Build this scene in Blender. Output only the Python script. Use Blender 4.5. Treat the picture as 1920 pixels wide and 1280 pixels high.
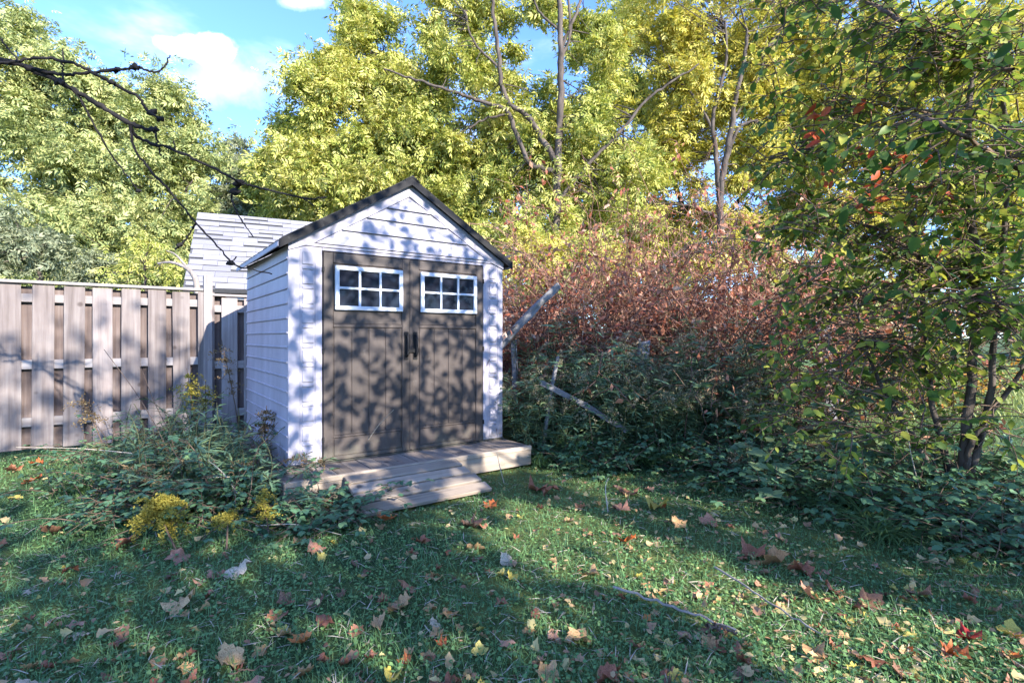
import bpy, bmesh, math, random
import numpy as np
from mathutils import Vector, Matrix

random.seed(7)
RNG = np.random.default_rng(7)
S = bpy.context.scene
COL = S.collection
for o in list(bpy.data.objects):
    bpy.data.objects.remove(o)

# ------------------------------------------------------------------ camera
F, CX, HY, EYE = 981.0, 960.0, 632.0, 1.27        # focal length in photo pixels, centre, horizon row, eye height
cam_d = bpy.data.cameras.new('camera')
cam = bpy.data.objects.new('camera', cam_d)
COL.objects.link(cam)
cam.location = (0, 0, EYE)
cam.rotation_euler = (math.radians(90), 0, 0)
cam_d.sensor_width = 36
cam_d.lens = 36 * F / 1920
cam_d.shift_y = (HY - 640) / 1920
cam_d.clip_start = 0.05
cam_d.clip_end = 3000
S.camera = cam

# ------------------------------------------------------------------ sun, sky, exposure
SUN_EL = math.radians(27)
SUN_AZ = math.radians(136)                          # clockwise from +Y: behind the camera, to its right
TO_SUN = Vector((math.sin(SUN_AZ) * math.cos(SUN_EL), math.cos(SUN_AZ) * math.cos(SUN_EL), math.sin(SUN_EL)))
sun_d = bpy.data.lights.new('sun', 'SUN')
sun_d.energy = 3.05
sun_d.angle = math.radians(0.53)
sun_d.color = (1.0, 0.94, 0.84)
sun = bpy.data.objects.new('sun', sun_d)
COL.objects.link(sun)
sun.rotation_euler = (-TO_SUN).to_track_quat('-Z', 'Y').to_euler()
sun.location = TO_SUN * 60

W = bpy.data.worlds.new('World')
S.world = W
W.use_nodes = True
wn, wl = W.node_tree.nodes, W.node_tree.links
wn.clear()
w_out = wn.new('ShaderNodeOutputWorld')
w_bg = wn.new('ShaderNodeBackground')
w_sky = wn.new('ShaderNodeTexSky')
w_sky.sky_type = 'NISHITA'
w_sky.sun_disc = False
w_sky.sun_elevation = SUN_EL
w_sky.sun_rotation = SUN_AZ
w_sky.air_density = 0.85
w_sky.dust_density = 0.1
w_sky.ozone_density = 3.0
w_bg.inputs['Strength'].default_value = 0.13
w_geo = wn.new('ShaderNodeTexCoord')


def wmath(op, a, b=None, clamp=False):
    n = wn.new('ShaderNodeMath')
    n.operation = op
    n.use_clamp = clamp
    for i, v in enumerate((a, b)):
        if v is None:
            continue
        if isinstance(v, (int, float)):
            n.inputs[i].default_value = v
        else:
            wl.new(v, n.inputs[i])
    return n.outputs[0]


# clouds: thin drifting veils everywhere, and one small heap cloud
w_map = wn.new('ShaderNodeMapping')
w_map.inputs['Scale'].default_value = (1.0, 1.0, 2.6)
wl.new(w_geo.outputs['Generated'], w_map.inputs['Vector'])
w_n1 = wn.new('ShaderNodeTexNoise')
w_n1.inputs['Scale'].default_value = 2.3
w_n1.inputs['Detail'].default_value = 6
w_n1.inputs['Roughness'].default_value = 0.55
wl.new(w_map.outputs['Vector'], w_n1.inputs['Vector'])
veil = wn.new('ShaderNodeMapRange')
veil.inputs['From Min'].default_value = 0.52
veil.inputs['From Max'].default_value = 0.75
veil.inputs['To Max'].default_value = 0.5
veil.interpolation_type = 'SMOOTHSTEP'
wl.new(w_n1.outputs[0], veil.inputs['Value'])
w_n2 = wn.new('ShaderNodeTexNoise')
w_n2.inputs['Scale'].default_value = 16
w_n2.inputs['Detail'].default_value = 9
w_n2.inputs['Roughness'].default_value = 0.62
wl.new(w_geo.outputs['Generated'], w_n2.inputs['Vector'])


def puff(px, py, rx, ry, edge):
    d = Vector(((px - CX) / F, 1.0, (HY - py) / F)).normalized()
    k = d.length and (d.y / F)
    right = Vector((1, 0, 0)) - d * d.x
    right.normalize()
    up = d.cross(right)
    if up.z < 0:
        up = -up
    terms = []
    for ax, r in ((right, rx), (up, ry)):
        n = wn.new('ShaderNodeVectorMath')
        n.operation = 'DOT_PRODUCT'
        n.inputs[1].default_value = ax
        wl.new(w_geo.outputs['Generated'], n.inputs[0])
        t = wmath('DIVIDE', n.outputs['Value'], r * k)
        terms.append(wmath('MULTIPLY', t, t))
    n = wn.new('ShaderNodeVectorMath')
    n.operation = 'DOT_PRODUCT'
    n.inputs[1].default_value = d
    wl.new(w_geo.outputs['Generated'], n.inputs[0])
    front = wmath('GREATER_THAN', n.outputs['Value'], 0.5)
    rr = wmath('SQRT', wmath('ADD', *terms))
    wob = wmath('MULTIPLY', wmath('SUBTRACT', w_n2.outputs[0], 0.5), 2.0)
    v = wmath('SUBTRACT', 1.0, wmath('ADD', rr, wob))
    return wmath('MULTIPLY', wmath('MULTIPLY', v, edge, True), front)


p = wmath('MAXIMUM', puff(350, 88, 48, 28, 1.35), puff(392, 92, 50, 32, 1.35))
p = wmath('MAXIMUM', p, wmath('MULTIPLY', puff(430, 150, 170, 60, 1.0), 0.26))
p = wmath('MAXIMUM', p, wmath('MULTIPLY', puff(570, 2, 60, 16, 1.2), 0.4))
cover = wmath('MAXIMUM', p, veil.outputs[0])
w_mix = wn.new('ShaderNodeMixRGB')
w_mix.inputs['Color2'].default_value = (5.6, 5.8, 6.4, 1)
wl.new(cover, w_mix.inputs['Fac'])
w_tint = wn.new('ShaderNodeMixRGB')
w_tint.blend_type = 'MULTIPLY'
w_tint.inputs['Fac'].default_value = 1
w_tint.inputs['Color2'].default_value = (0.62, 0.77, 1.06, 1)
wl.new(w_sky.outputs[0], w_tint.inputs['Color1'])
wl.new(w_tint.outputs[0], w_mix.inputs['Color1'])
wl.new(w_mix.outputs[0], w_bg.inputs['Color'])
wl.new(w_bg.outputs[0], w_out.inputs['Surface'])

S.view_settings.view_transform = 'Standard'
S.view_settings.look = 'None'
S.view_settings.exposure = 2.25
S.view_settings.gamma = 1
S.view_settings.use_curve_mapping = False
S.cycles.use_denoising = True
S.cycles.max_bounces = 8
S.cycles.diffuse_bounces = 4
S.cycles.transparent_max_bounces = 8


# ------------------------------------------------------------------ helpers
def P(px, py, depth):
    """the place in the garden that the photo shows at pixel (px, py), depth metres ahead"""
    return Vector(((px - CX) / F * depth, depth, EYE + (HY - py) / F * depth))


def G(px, py, z=0.0):
    depth = (EYE - z) * F / (py - HY)
    return Vector(((px - CX) / F * depth, depth, z))


def tag(o, label=None, cat=None, group=None, kind=None):
    for k, v in (('label', label), ('category', cat), ('group', group), ('kind', kind)):
        if v:
            o[k] = v
    return o


def empty(name, loc=(0, 0, 0), rz=0.0, **kw):
    o = bpy.data.objects.new(name, None)
    COL.objects.link(o)
    o.location = loc
    o.rotation_euler = (0, 0, rz)
    return tag(o, **kw)


def link(name, me, parent=None, loc=None, rot=None, scale=None, **kw):
    o = bpy.data.objects.new(name, me)
    COL.objects.link(o)
    o.parent = parent
    if loc is not None:
        o.location = loc
    if rot is not None:
        o.rotation_euler = rot
    if scale is not None:
        o.scale = scale
    return tag(o, **kw)


def copy_tree(o, parent=None):
    c = o.copy()
    COL.objects.link(c)
    c.parent = parent
    for ch in list(o.children):
        copy_tree(ch, c)
    return c


def mesh_np(name, verts, faces, mat, smooth=False):
    """faces: an (n, k) int array"""
    me = bpy.data.meshes.new(name)
    v = np.ascontiguousarray(verts, dtype=np.float32).reshape(-1, 3)
    f = np.ascontiguousarray(faces, dtype=np.int32)
    n, k = f.shape
    me.vertices.add(len(v))
    me.vertices.foreach_set('co', v.ravel())
    me.loops.add(n * k)
    me.loops.foreach_set('vertex_index', f.ravel())
    me.polygons.add(n)
    me.polygons.foreach_set('loop_start', np.arange(0, n * k, k, dtype=np.int32))
    if smooth:
        me.polygons.foreach_set('use_smooth', np.ones(n, dtype=bool))
    me.update(calc_edges=True)
    for m in (mat if isinstance(mat, (list, tuple)) else [mat]):
        me.materials.append(m)
    return me


class MB:
    """collects boxes, prisms and tubes into one mesh"""

    def __init__(self):
        self.bm = bmesh.new()

    def box(self, x0, x1, y0, y1, z0, z1, bevel=0.0):
        r = bmesh.ops.create_cube(self.bm, size=1.0)
        for v in r['verts']:
            v.co = Vector((x0 + (v.co.x + .5) * (x1 - x0), y0 + (v.co.y + .5) * (y1 - y0), z0 + (v.co.z + .5) * (z1 - z0)))
        if bevel:
            es = list({e for v in r['verts'] for e in v.link_edges})
            bmesh.ops.bevel(self.bm, geom=es, offset=bevel, segments=1, affect='EDGES')
        return self

    def prism(self, pts, y0, y1):
        """outline in x, z pushed from y0 to y1"""
        a = [self.bm.verts.new((x, y0, z)) for x, z in pts]
        b = [self.bm.verts.new((x, y1, z)) for x, z in pts]
        self.bm.faces.new(a)
        self.bm.faces.new(b[::-1])
        n = len(pts)
        for i in range(n):
            j = (i + 1) % n
            self.bm.faces.new((a[j], a[i], b[i], b[j]))
        return self

    def mesh(self, name, mat, smooth=False):
        bmesh.ops.recalc_face_normals(self.bm, faces=self.bm.faces)
        me = bpy.data.meshes.new(name)
        self.bm.to_mesh(me)
        self.bm.free()
        me.materials.append(mat)
        if smooth:
            for q in me.polygons:
                q.use_smooth = True
        return me


def tubes(paths, sides=5, rough=0.0):
    """paths: list of (points (n,3), radii (n,)); one array of vertices and one of quads"""
    V, Fc, base = [], [], 0
    ang = np.arange(sides) * 2 * math.pi / sides
    for pts, rad in paths:
        pts = np.asarray(pts, float)
        n = len(pts)
        rad = np.broadcast_to(np.asarray(rad, float), (n,))
        t = np.gradient(pts, axis=0)
        t /= np.linalg.norm(t, axis=1, keepdims=True) + 1e-9
        ref = np.tile([0.31, 0.17, 0.93], (n, 1))
        bad = np.abs((ref * t).sum(1)) > 0.95
        ref[bad] = [1, 0, 0]
        a = np.cross(t, ref)
        a /= np.linalg.norm(a, axis=1, keepdims=True) + 1e-9
        b = np.cross(t, a)
        r = rad[:, None] * (1 + (RNG.normal(0, rough, (n, sides)) if rough else 0))
        ring = pts[:, None, :] + r[..., None] * (np.cos(ang)[None, :, None] * a[:, None, :] + np.sin(ang)[None, :, None] * b[:, None, :])
        V.append(ring.reshape(-1, 3))
        i = np.arange(n - 1)[:, None] * sides
        j = np.arange(sides)[None, :]
        j2 = (j + 1) % sides
        q = np.stack([i + j, i + j2, i + sides + j2, i + sides + j], -1).reshape(-1, 4) + base
        Fc.append(q)
        base += n * sides
    return np.concatenate(V), np.concatenate(Fc)


def smooth_path(pts, n=12, wob=0.0):
    """Catmull-Rom through the points"""
    p = np.asarray([tuple(q) for q in pts], float)
    p = np.vstack([2 * p[0] - p[1], p, 2 * p[-1] - p[-2]])
    out = []
    segs = len(p) - 3
    m = max(2, n // segs)
    for s in range(segs):
        a, b, c, d = p[s:s + 4]
        t = np.linspace(0, 1, m, endpoint=False)[:, None]
        out.append(.5 * ((2 * b) + (c - a) * t + (2 * a - 5 * b + 4 * c - d) * t ** 2 + (3 * b - a - 3 * c + d) * t ** 3))
    out.append(p[-2][None])
    out = np.vstack(out)
    if wob:
        out[1:-1] += RNG.normal(0, wob, out[1:-1].shape)
    return out


def grow(start, direction, length, n=7, bend=0.25, droop=0.0):
    """one wandering stem"""
    d = np.asarray(direction, float)
    d /= np.linalg.norm(d)
    p = np.asarray(start, float)
    pts = [p]
    for i in range(n - 1):
        d = d + RNG.normal(0, bend / n ** .5, 3) + np.array([0, 0, -droop / n])
        d /= np.linalg.norm(d)
        p = p + d * length / (n - 1)
        pts.append(p)
    return np.array(pts)


# leaf outlines: x along the leaf, y across, z out of it
RHOMB = (np.array([[0, 0, 0], [.42, .24, .05], [1, 0, -.06], [.42, -.24, .05]]), np.array([[0, 2, 1], [0, 3, 2]]))
OVAL = (np.array([[0, 0, 0], [.28, .24, .05], [.65, .22, .03], [1, 0, -.1], [.65, -.22, .03], [.28, -.24, .05], [.5, 0, -.02]]),
        np.array([[0, 6, 1], [1, 6, 2], [2, 6, 3], [3, 6, 4], [4, 6, 5], [5, 6, 0]]))
LANCE = (np.array([[0, 0, 0], [.35, .075, .02], [.75, .05, -.03], [1, 0, -.12], [.75, -.05, -.03], [.35, -.075, .02]]),
         np.array([[0, 5, 1], [1, 5, 4], [1, 4, 2], [2, 4, 3]]))
BLADE = (np.array([[0, .03, 0], [0, -.03, 0], [.55, -.022, 0.02], [.55, .022, 0.02], [1, 0, -.06]]),
         np.array([[0, 1, 2], [0, 2, 3], [3, 2, 4]]))
CLOVER = (np.array([[0, 0, 0], [.5, .42, .06], [.95, .3, .0], [.8, 0, -.06], [.95, -.3, .0], [.5, -.42, .06]]),
          np.array([[0, 3, 1], [1, 3, 2], [0, 5, 3], [5, 4, 3]]))
_sv, _sf = [], []
for _k, (_x, _s, _a) in enumerate(((.08, 1, .9), (.08, -1, .9), (.33, 1, .75), (.33, -1, .75), (.58, 1, .6), (.58, -1, .6), (.62, 0, 0))):
    _d = np.array([math.cos(_a), _s * math.sin(_a), -.16])
    _n = np.array([-_s * math.sin(_a), math.cos(_a), 0]) if _s else np.array([0, 1.0, 0])
    _l = .40
    _b = np.array([_x, 0, -.25 * _x * _x])
    _sv += [_b, _b + _d * _l * .45 + _n * .062 + [0, 0, .02], _b + _d * _l + [0, 0, -.05], _b + _d * _l * .45 - _n * .062 + [0, 0, .02]]
    _sf += [[4 * _k, 4 * _k + 1, 4 * _k + 2], [4 * _k, 4 * _k + 2, 4 * _k + 3]]
SPRAY = (np.array(_sv), np.array(_sf))
_half = [(0, .02), (-.08, .34), (.06, .30), (.15, .42), (.24, .35), (.36, .50), (.52, .58), (.55, .44), (.63, .38), (.61, .27), (.76, .25), (.84, .13)]
_out = _half + [(1, 0)] + [(x, -y) for x, y in _half[::-1]]
MAPLE = (np.array([[.33, 0, -.03]] + [[x, y, .03 + .1 * y * y] for x, y in _out]),
         np.array([[0, i + 2, i + 1] for i in range(len(_out) - 1)] + [[0, 1, len(_out)]]))
_lob = [(0, .0), (.02, .2), (.22, .38), (.34, .26), (.5, .36), (.66, .2)]
_lob = _lob + [(1, 0)] + [(x, -y) for x, y in _lob[:0:-1]]
LOBED = (np.array([[.35, 0, -.04]] + [[x, y, .04 - .1 * x * x] for x, y in _lob]),
         np.array([[0, (i + 1) % len(_lob) + 1, i + 1] for i in range(len(_lob))]))


def frames(d, nrm):
    d = d / (np.linalg.norm(d, axis=1, keepdims=True) + 1e-9)
    y = np.cross(nrm, d)
    y /= np.linalg.norm(y, axis=1, keepdims=True) + 1e-9
    z = np.cross(d, y)
    return np.stack([d, y, z], axis=2)              # columns


def scatter(tpl, pos, d, nrm, size, wid=1.0):
    tv, tf = tpl
    R = frames(d, nrm)
    n, k = len(pos), len(tv)
    loc = tv[None] * size[:, None, None] * np.array([1, 1, 1])[None, None]
    loc = loc.copy()
    loc[..., 1] *= wid
    v = np.einsum('nij,nkj->nki', R, loc) + pos[:, None, :]
    f = tf[None] + (np.arange(n) * k)[:, None, None]
    return v.reshape(-1, 3), f.reshape(-1, tf.shape[1])


def loose_dirs(n, elev=-0.25, spread=0.5, tilt=0.55):
    az = RNG.uniform(0, 2 * math.pi, n)
    el = RNG.normal(elev, spread, n)
    d = np.stack([np.cos(az) * np.cos(el), np.sin(az) * np.cos(el), np.sin(el)], 1)
    nr = np.array([0, 0, 1.0]) + RNG.normal(0, tilt, (n, 3))
    return d, nr


def join(parts):
    V, Fc, b = [], [], 0
    for v, f in parts:
        V.append(v)
        Fc.append(f + b)
        b += len(v)
    return np.concatenate(V), np.concatenate(Fc)


# ------------------------------------------------------------------ materials
class Nodes:
    def __init__(self, name):
        self.m = bpy.data.materials.new(name)
        self.m.use_nodes = True
        self.n, self.l = self.m.node_tree.nodes, self.m.node_tree.links
        self.b = self.n['Principled BSDF']
        self.out = self.n['Material Output']
        self.co = self.n.new('ShaderNodeTexCoord')

    def noise(self, scale, detail=4, rough=.55, stretch=None, vec=None):
        t = self.n.new('ShaderNodeTexNoise')
        t.inputs['Scale'].default_value = scale
        t.inputs['Detail'].default_value = detail
        t.inputs['Roughness'].default_value = rough
        v = vec or self.co.outputs['Object']
        if stretch:
            mp = self.n.new('ShaderNodeMapping')
            mp.inputs['Scale'].default_value = stretch
            self.l.new(v, mp.inputs['Vector'])
            v = mp.outputs[0]
        self.l.new(v, t.inputs['Vector'])
        return t.outputs[0]

    def ramp(self, fac, stops):
        r = self.n.new('ShaderNodeValToRGB')
        e = r.color_ramp.elements
        while len(e) < len(stops):
            e.new(0.5)
        for q, (p_, c) in zip(e, stops):
            q.position = p_
            q.color = (*c, 1)
        self.l.new(fac, r.inputs[0])
        return r.outputs[0]

    def math(self, op, a, b):
        t = self.n.new('ShaderNodeMath')
        t.operation = op
        for i, v in enumerate((a, b)):
            if isinstance(v, (int, float)):
                t.inputs[i].default_value = v
            else:
                self.l.new(v, t.inputs[i])
        return t.outputs[0]

    def mix(self, fac, a, b, mode='MIX'):
        t = self.n.new('ShaderNodeMixRGB')
        t.blend_type = mode
        for i, v in zip((0, 1, 2), (fac, a, b)):
            if isinstance(v, (int, float)):
                t.inputs[i].default_value = v
            elif isinstance(v, tuple):
                t.inputs[i].default_value = (*v, 1)
            else:
                self.l.new(v, t.inputs[i])
        return t.outputs[0]

    def bump(self, height, strength=.3, dist=.01):
        t = self.n.new('ShaderNodeBump')
        t.inputs['Strength'].default_value = strength
        t.inputs['Distance'].default_value = dist
        self.l.new(height, t.inputs['Height'])
        self.l.new(t.outputs[0], self.b.inputs['Normal'])

    def base(self, c):
        if isinstance(c, tuple):
            self.b.inputs['Base Color'].default_value = (*c, 1)
        else:
            self.l.new(c, self.b.inputs['Base Color'])

    def done(self, rough=.6, spec=.3):
        self.b.inputs['Roughness'].default_value = rough
        self.b.inputs['Specular IOR Level'].default_value = spec
        return self.m

    def rnd(self):
        return self.n.new('ShaderNodeObjectInfo').outputs['Random']

    def shifted(self):
        """object coordinates moved along by the object's own random number, so that copies differ"""
        v = self.n.new('ShaderNodeVectorMath')
        v.operation = 'SCALE'
        v.inputs[0].default_value = (37.0, 91.0, 53.0)
        self.l.new(self.rnd(), v.inputs['Scale'])
        a = self.n.new('ShaderNodeVectorMath')
        a.operation = 'ADD'
        self.l.new(self.co.outputs['Object'], a.inputs[0])
        self.l.new(v.outputs[0], a.inputs[1])
        return a.outputs[0]


def leaf_mat(name, stops, trans=.35, gloss=.25, scale=.7, per_object=False, blotch=None):
    """each leaf its own tint: random per leaf, drifting through the crown"""
    q = Nodes(name)
    if per_object:
        r = q.rnd()
    else:
        g = q.n.new('ShaderNodeNewGeometry')
        r = g.outputs['Random Per Island']
    f = q.math('ADD', q.math('MULTIPLY', r, .62), q.math('MULTIPLY', q.noise(scale, 3), .75))
    f = q.math('SUBTRACT', f, .18)
    c = q.ramp(f, stops)
    if blotch:
        c = q.mix(q.ramp(q.noise(28, 4, .6, vec=q.shifted()), [(.45, (0, 0, 0)), (.7, (1, 1, 1))]), c, blotch)
    q.base(c)
    q.b.inputs['Roughness'].default_value = .5
    q.b.inputs['Specular IOR Level'].default_value = gloss
    tr = q.n.new('ShaderNodeBsdfTranslucent')
    q.l.new(q.mix(.5, c, (.95, 1, .35), 'MULTIPLY') if not per_object else c, tr.inputs['Color'])
    mx = q.n.new('ShaderNodeMixShader')
    mx.inputs[0].default_value = trans
    q.l.new(q.b.outputs[0], mx.inputs[1])
    q.l.new(tr.outputs[0], mx.inputs[2])
    q.l.new(mx.outputs[0], q.out.inputs['Surface'])
    return q.m


def wood_mat(name, stops, along='z', rough=.75, knots=True, tone=.35):
    q = Nodes(name)
    v = q.shifted()
    st = {'x': (1.2, 26, 26), 'y': (26, 1.2, 26), 'z': (26, 26, 1.2)}[along]
    grain = q.noise(1.0, 6, .62, stretch=st, vec=v)
    big = q.noise(2.2, 3, .5, vec=v)
    f = q.math('ADD', q.math('MULTIPLY', grain, .7), q.math('MULTIPLY', big, .35))
    c = q.ramp(f, stops)
    d = q.ramp(q.rnd(), [(0, (1 - tone,) * 3), (1, (1, 1, 1))])
    c = q.mix(1.0, c, d, 'MULTIPLY')
    if knots:
        vo = q.n.new('ShaderNodeTexVoronoi')
        vo.inputs['Scale'].default_value = 3.1
        q.l.new(v, vo.inputs['Vector'])
        kn = q.ramp(vo.outputs['Distance'], [(.05, (1, 1, 1)), (.11, (0, 0, 0))])
        c = q.mix(q.math('MULTIPLY', kn, .7), c, (.05, .035, .03))
    q.base(c)
    q.bump(grain, .5, .004)
    return q.done(rough, .2)


def plastic_mat(name, col, var=.12, rough=.55):
    q = Nodes(name)
    n1 = q.noise(2.5, 5, .6)
    n2 = q.noise(90, 3, .6, stretch=(1, 1, .08))
    streak = q.noise(7, 4, .6, stretch=(1, 1, .12))
    dark = tuple(c * (1 - var * 2.2) for c in col)
    light = tuple(min(1, c * (1 + var)) for c in col)
    c = q.ramp(q.math('ADD', q.math('MULTIPLY', n1, .5), q.math('MULTIPLY', streak, .5)), [(.3, dark), (.7, light)])
    sx_ = q.n.new('ShaderNodeSeparateXYZ')
    q.l.new(q.co.outputs['Object'], sx_.inputs[0])
    splash = q.math('SUBTRACT', q.math('ADD', q.noise(6, 5, .65), .06), q.math('MULTIPLY', sx_.outputs[2], 1.15))
    splash = q.ramp(splash, [(.40, (0, 0, 0)), (.62, (.6, .6, .6))])
    spots = q.ramp(q.noise(13, 6, .7), [(.60, (0, 0, 0)), (.72, (.3, .3, .3))])
    c = q.mix(splash, c, (.11, .10, .075))
    c = q.mix(spots, c, (.17, .16, .15))
    q.base(c)
    q.bump(n2, .18, .002)
    return q.done(rough, .35)


def bark_mat(name, a, b):
    q = Nodes(name)
    n = q.noise(9, 6, .65, stretch=(1, 1, .22))
    q.base(q.ramp(n, [(.3, a), (.7, b)]))
    q.bump(n, .8, .03)
    return q.done(.85, .15)


M = {}
M['wall'] = plastic_mat('pale_resin', (.39, .365, .42))
M['wall_side'] = M['wall']
M['door'] = plastic_mat('brown_resin', (.072, .056, .050), .2)
M['black'] = plastic_mat('black_resin', (.008, .0075, .009), .2, .7)
M['roof_edge'] = plastic_mat('charcoal_resin', (.022, .021, .023), .25, .6)
M['white'] = plastic_mat('white_resin', (.60, .62, .68), .05, .45)
q = Nodes('dark_glass')
q.base(q.ramp(q.noise(3, 3), [(.3, (.006, .007, .012)), (.75, (.022, .025, .04))]))
M['glass'] = q.done(.05, .22)
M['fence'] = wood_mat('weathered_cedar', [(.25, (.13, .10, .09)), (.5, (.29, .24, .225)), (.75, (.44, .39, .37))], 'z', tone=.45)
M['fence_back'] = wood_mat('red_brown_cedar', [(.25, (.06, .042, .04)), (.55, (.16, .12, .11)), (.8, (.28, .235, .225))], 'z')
M['rail'] = wood_mat('weathered_rail', [(.25, (.18, .15, .145)), (.5, (.33, .29, .28)), (.8, (.46, .43, .41))], 'x')
M['deck_y'] = wood_mat('deck_wood', [(.25, (.11, .085, .065)), (.5, (.25, .20, .165)), (.8, (.39, .335, .285))], 'y')
M['ramp'] = wood_mat('ramp_wood', [(.2, (.16, .12, .09)), (.5, (.35, .28, .22)), (.8, (.50, .42, .34))], 'x')
M['grey_log'] = wood_mat('silver_grey_log', [(.25, (.13, .12, .12)), (.5, (.30, .29, .29)), (.8, (.48, .46, .46))], 'x')
M['post'] = wood_mat('silver_grey_post', [(.25, (.09, .085, .09)), (.5, (.22, .21, .22)), (.8, (.36, .35, .36))], 'z')
M['bark'] = bark_mat('dark_bark', (.035, .028, .025), (.15, .12, .10))
M['bark_pale'] = bark_mat('pale_bark', (.09, .075, .06), (.30, .26, .22))
M['bark_mid'] = bark_mat('mid_bark', (.05, .042, .036), (.19, .16, .135))
M['bare'] = bark_mat('black_twig', (.010, .009, .010), (.035, .030, .030))
M['stem_green'] = bark_mat('green_stem', (.05, .06, .03), (.14, .14, .07))
M['stem_brown'] = bark_mat('brown_stem', (.07, .045, .035), (.20, .14, .10))
M['stem_red'] = bark_mat('red_brown_twig', (.10, .046, .034), (.34, .19, .14))
M['straw'] = bark_mat('dry_straw', (.30, .25, .19), (.55, .48, .38))
M['stick'] = bark_mat('dry_stick', (.15, .125, .11), (.38, .33, .29))

M['yellow_crown'] = leaf_mat('yellow_green_leaf', [(.1, (.11, .16, .035)), (.30, (.31, .36, .075)), (.58, (.58, .56, .15)), (.9, (.72, .63, .26))])
M['gold_crown'] = leaf_mat('golden_leaf', [(.1, (.20, .22, .05)), (.35, (.46, .44, .08)), (.65, (.66, .57, .13)), (.95, (.72, .56, .22))])
M['green_crown'] = leaf_mat('mid_green_leaf', [(.1, (.07, .12, .03)), (.45, (.17, .23, .06)), (.7, (.30, .33, .10)), (.95, (.45, .40, .10))])
M['pale_crown'] = leaf_mat('pale_olive_leaf', [(.1, (.13, .18, .07)), (.4, (.31, .36, .14)), (.7, (.50, .51, .20)), (.95, (.60, .54, .26))])
M['grey_crown'] = leaf_mat('grey_green_leaf', [(.1, (.12, .15, .09)), (.5, (.26, .29, .17)), (.9, (.42, .43, .27))])
M['orange_crown'] = leaf_mat('amber_leaf', [(.1, (.20, .15, .03)), (.4, (.45, .32, .05)), (.7, (.55, .24, .05)), (.95, (.50, .14, .04))])
M['maple_leaf'] = leaf_mat('dark_green_leaf', [(.1, (.045, .095, .026)), (.38, (.12, .20, .042)), (.60, (.27, .32, .055)), (.85, (.56, .50, .09))], .45, .3)
M['maple_leaf_one'] = leaf_mat('green_leaf_single', [(.1, (.035, .085, .022)), (.42, (.10, .19, .036)), (.68, (.24, .30, .045)), (.9, (.56, .48, .08))], .45, .35, per_object=True)
M['rust_crown'] = leaf_mat('rust_leaf', [(.1, (.19, .055, .035)), (.4, (.40, .13, .075)), (.68, (.56, .28, .18)), (.95, (.66, .50, .36))], .3)
M['red_leaf'] = leaf_mat('scarlet_leaf', [(.1, (.30, .04, .02)), (.6, (.48, .09, .03)), (.95, (.55, .20, .06))], .4, per_object=True)
M['weed_leaf'] = leaf_mat('weed_leaf', [(.1, (.08, .15, .085)), (.5, (.16, .26, .14)), (.8, (.23, .31, .14)), (.97, (.30, .30, .12))], .3, .3, 1.5)
M['ground_leaf'] = leaf_mat('bramble_leaf', [(.1, (.055, .13, .075)), (.5, (.105, .21, .11)), (.85, (.15, .24, .10)), (.98, (.32, .34, .12))], .25, .25, 1.5)
M['plume'] = leaf_mat('seed_plume', [(.1, (.20, .17, .10)), (.5, (.34, .29, .18)), (.9, (.48, .43, .32))], .3, .1, 4)
M['plume_yellow'] = leaf_mat('yellow_plume', [(.1, (.16, .15, .03)), (.5, (.30, .26, .05)), (.9, (.44, .34, .07))], .3, .1, 4)
M['plume_brown'] = leaf_mat('brown_plume', [(.1, (.10, .065, .04)), (.5, (.21, .14, .08)), (.9, (.33, .25, .12))], .3, .1, 4)
M['lawn_leaf'] = leaf_mat('lawn_leaf', [(.1, (.065, .15, .06)), (.5, (.12, .25, .09)), (.85, (.20, .32, .11)), (.98, (.28, .34, .12))], .25, .25, 1.2)
M['lawn_blade'] = leaf_mat('lawn_blade', [(.1, (.065, .15, .07)), (.5, (.12, .25, .10)), (.85, (.21, .31, .11)), (.98, (.34, .33, .15))], .25, .25, 1.2)
M['tuft_blade'] = leaf_mat('tuft_blade', [(.1, (.045, .10, .04)), (.5, (.09, .17, .06)), (.85, (.16, .24, .08)), (.98, (.38, .34, .18))], .25, .3, 1.2)
M['field_blade'] = leaf_mat('field_blade', [(.1, (.14, .20, .06)), (.5, (.28, .33, .10)), (.85, (.42, .42, .16)), (.98, (.55, .48, .25))], .3, .2, .8)
FALLEN = {
    'rust': [(.0, (.26, .095, .055)), (.5, (.38, .15, .085)), (1, (.46, .22, .13))],
    'pink': [(.0, (.42, .19, .12)), (.5, (.50, .26, .17)), (1, (.56, .33, .22))],
    'tan': [(.0, (.46, .25, .11)), (.5, (.55, .33, .16)), (1, (.60, .41, .21))],
    'pale': [(.0, (.52, .39, .26)), (.5, (.60, .47, .33)), (1, (.64, .52, .38))],
    'orange': [(.0, (.56, .12, .04)), (.5, (.62, .19, .06)), (1, (.64, .27, .08))],
    'yellow': [(.0, (.55, .42, .08)), (.5, (.62, .50, .12)), (1, (.62, .52, .20))],
    'brown': [(.0, (.17, .085, .055)), (.5, (.25, .13, .08)), (1, (.26, .15, .10))],
    'red': [(.0, (.32, .03, .03)), (.5, (.42, .05, .04)), (1, (.50, .09, .05))],
}
for k, st in FALLEN.items():
    M['fallen_' + k] = leaf_mat('fallen_leaf_' + k, st, .15, .25, 20, per_object=True, blotch=tuple(c * .55 for c in st[0][1]))
M['litter'] = leaf_mat('leaf_litter', [(.1, (.16, .08, .05)), (.35, (.36, .20, .12)), (.6, (.50, .36, .18)), (.9, (.60, .50, .20))], .15, .2, 3)

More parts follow.
